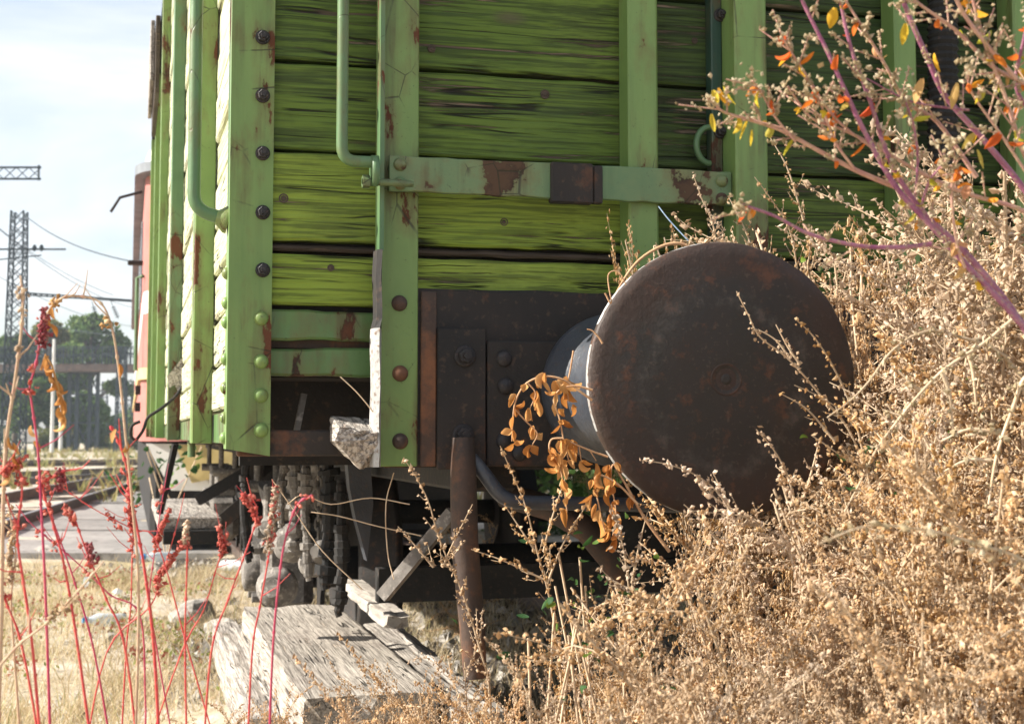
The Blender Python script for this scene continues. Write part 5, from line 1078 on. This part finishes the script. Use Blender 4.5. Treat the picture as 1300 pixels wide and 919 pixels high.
# ---- green leaves in the shade of the weeds
M['nettle'] = island('green_leaf', ((0, (.025, .07, .025)), (.7, (.05, .12, .03)), (1, (.22, .30, .04))), .6, .35)
for i, (px, py, d, n) in enumerate(((1190, 530, 2.1, 44), (1230, 560, 2.05, 44), (1150, 640, 2.0, 36), (1250, 460, 2.1, 36), (755, 745, 2.05, 30), (790, 815, 1.8, 14), (690, 800, 1.85, 12), (1080, 350, 2.38, 20), (215, 600, 12.5, 60))):
    vr = random.Random(900+i); c = atD(px, py, d); foot = Vector((c.x, c.y, 0)); root = rooted('green_weed', foot, ['leafy green weed deep in the tangle right of the buffer', 'lower leafy green weed in the tangle at the right', 'leafy green weed low below the right rim of the buffer', 'upper leafy green weed under the purple stems', 'small bright green weed below the buffer', 'tiny green weed among the nearest dry weeds', 'small green weed by the drop bar', 'green weed behind the upper right rim of the buffer', 'bright green weed growing by the railcar step'][i], 'weed', 'green weeds among the dry ones')
    sm, lm = MB(), MB(); sc = 1 if d < 5 else 5
    for k in range(4): sm.tube([(0, 0, -.02), (vr.uniform(-.03, .03)*sc, vr.uniform(-.03, .03)*sc, (c.z)*.6), (vr.uniform(-.06, .06)*sc, vr.uniform(-.06, .06)*sc, c.z+vr.uniform(-.02, .05)*sc)], .0018*min(sc, 3), 5)
    for k in range(n): leaf(lm, (vr.gauss(0, .045)*sc, vr.gauss(0, .04)*sc, c.z+vr.gauss(0, .05)*sc), (vr.uniform(-1, 1), vr.uniform(-1, 1), vr.uniform(-.6, .5)), vr.uniform(.012, .026)*sc*.8, vr.uniform(.008, .014)*sc*.8, vr.uniform(-1.3, 1.3), .5, vr)
    sm.build('stem', M['straw'], root)['kind'] = 'stuff'; lm.build('leaf', M['nettle'], root)['kind'] = 'stuff'

# ---- dry grass of the yard
M['grass'] = island('dry_grass_blade', ((0, (.42, .32, .18)), (.5, (.62, .50, .32)), (.85, (.74, .64, .46)), (1, (.36, .36, .14))), .8, .35)
rs = np.random.default_rng(3)
def grass(n, xr, yr, h, wd, clump, label, mat, dens=None):
    nc = n//clump; cx = rs.uniform(*xr, nc); cy = rs.uniform(*yr, nc)
    if dens is not None: keep = dens(cx, cy); cx, cy = cx[keep], cy[keep]; nc = len(cx)
    X = np.repeat(cx, clump)+rs.normal(0, .045, nc*clump); Y = np.repeat(cy, clump)+rs.normal(0, .045, nc*clump); m = len(X)
    H = h*rs.uniform(.3, 1.3, m)*np.repeat(rs.uniform(.5, 1.3, nc), clump); a = rs.uniform(0, 6.28, m); ln = rs.uniform(.2, 1.1, m)*H; w2 = wd*rs.uniform(.6, 1.4, m); b = rs.uniform(0, 6.28, m)
    P0 = np.stack([X, Y, np.full(m, -.02)], 1); dx = np.stack([np.cos(b)*w2, np.sin(b)*w2, 0*w2], 1); P1 = P0+np.stack([np.cos(a)*ln*.35, np.sin(a)*ln*.35, H*.6], 1); P2 = P0+np.stack([np.cos(a)*ln, np.sin(a)*ln, H], 1)
    V = np.stack([P0-dx, P0+dx, P1+dx*.8, P1-dx*.8, P2], 1).reshape(-1, 3); i0 = np.arange(m)*5; T = np.concatenate([np.stack([i0, i0+1, i0+2], 1), np.stack([i0, i0+2, i0+3], 1), np.stack([i0+3, i0+2, i0+4], 1)])
    tag(link('dry_grass', np_mesh('dry_grass', V, T, M[mat])), label, 'grass', None, 'stuff')
def d1(x, y): v = np.sin(x*2.1+1)*np.sin(y*1.3)+.6*np.sin(x*5.3)*np.sin(y*3.1+x); p = atZ(285, 700, 0); return (v > .28)
grass(95000, (-4.2, .9), (4.6, 12.2), .11, .0022, 14, 'short dry straw coloured grass in front of the slab deck', 'grass', d1)
grass(40000, (-1.2, 3.4), (2.2, 12), .16, .0022, 16, 'dry grass on the overgrown track under the wagon', 'grass')
M['far_grass'] = island('yard_grass', ((0, (.30, .24, .10)), (.5, (.44, .36, .17)), (1, (.20, .26, .07))), .8, .35)
grass(60000, (-60, 12), (24, 100), .30, .018, 10, 'sparse dry grass between the far tracks', 'far_grass', lambda x, y: (np.sin(x*.5)*np.sin(y*.31+x*.1) > -.2))

# pebbles and low herbs between the grass
def scatter(n, xr, yr, size, mat, name, label, cat):
    C = np.stack([rs.uniform(*xr, n), rs.uniform(*yr, n), np.full(n, .004)], 1); V, T = octa(C, size*rs.uniform(.3, 1.6, n)**1.5, rs); tag(link(name, np_mesh(name, V, T, M[mat], False)), label, cat, None, 'stuff')
scatter(9000, (-4.5, 3.2), (3.6, 13), .014, 'stone', 'gravel', 'loose gravel and grit scattered over the ground', 'gravel')
scatter(5000, (.2, 3.2), (2.6, 13), .03, 'stone', 'ballast', 'track ballast under the wagon', 'ballast')
M['herb'] = island('low_herb', ((0, (.30, .06, .05)), (.35, (.34, .14, .08)), (.5, (.16, .22, .05)), (1, (.30, .34, .08))), .7, .35)
nh = 60; cx = rs.uniform(-3.2, .5, nh); cy = rs.uniform(5.5, 11.5, nh); C = np.stack([np.repeat(cx, 90)+rs.normal(0, .09, nh*90), np.repeat(cy, 90)+rs.normal(0, .09, nh*90), rs.uniform(.0, .10, nh*90)], 1)
V, T = leaf_quads(C, np.full(nh*90, .016), rs); tag(link('low_herbs', np_mesh('low_herbs', V, T, M['herb'], False, 4)), 'low reddish and green herbs in the dry grass at the left', 'herbs', None, 'stuff')

for i in range(6):  # shrub row added as a screen, keeps the gap under the wagon dark
    yy = 3.6+i*2.4; xx = 4.7+.35*math.sin(i*2.1); p = Vector((xx, yy, 0)); px = CX+F*(p.dot(_r3))/(p.dot(_h)); tree(px, p.dot(_h), 552-(2.0+.3*math.sin(i*1.7)-1.1)*F/p.dot(_h), 2.4*F/p.dot(_h), 0, 'dark leafy shrub added beyond the wagon to block the bright yard under it', 'bush', .05, 5200, .02, 70+i, 'added_shrub')
for i, (px, py, r_) in enumerate(((692, 120, .007), (548, 62, .006), (640, 282, .006), (360, 252, .007), (882, 52, .005), (420, 340, .005))):
    p = atY(px, py, YW-.0005); W(MB().lathe([(-.001, r_*1.25), (.0008, r_*1.2), (.001, r_*.95), (-.0003, r_*.8), (.0008, r_*.5), (.0012, .001)], p, (0, -1, 0), 16), 'knot', 'bare_wood')
tag(MB().tube(px_curve([(836, 262), (850, 280), (874, 306)], 2.34), .0011, 5).build('blue_twine', mottled('blue_twine', (.35, .5, .7), (.45, .6, .75), 20, .6)), 'short pale blue thread hanging above the buffer', 'thread')

# ---- thin autumn haze over the yard
hm = bpy.data.materials.new('haze_air'); hm.use_nodes = True; ht = hm.node_tree; ht.nodes.clear()
ho = ht.nodes.new('ShaderNodeOutputMaterial'); hv = ht.nodes.new('ShaderNodeVolumePrincipled'); hv.inputs['Color'].default_value = (.82, .9, 1, 1); hv.inputs['Density'].default_value = .0007; hv.inputs['Anisotropy'].default_value = .2
ht.links.new(hv.outputs[0], ho.inputs['Volume'])
tag(MB().box((-310, -110, -1.5), (310, 330, 17)).build('haze', hm), 'thin pale haze over the yard', 'haze', None, 'stuff')
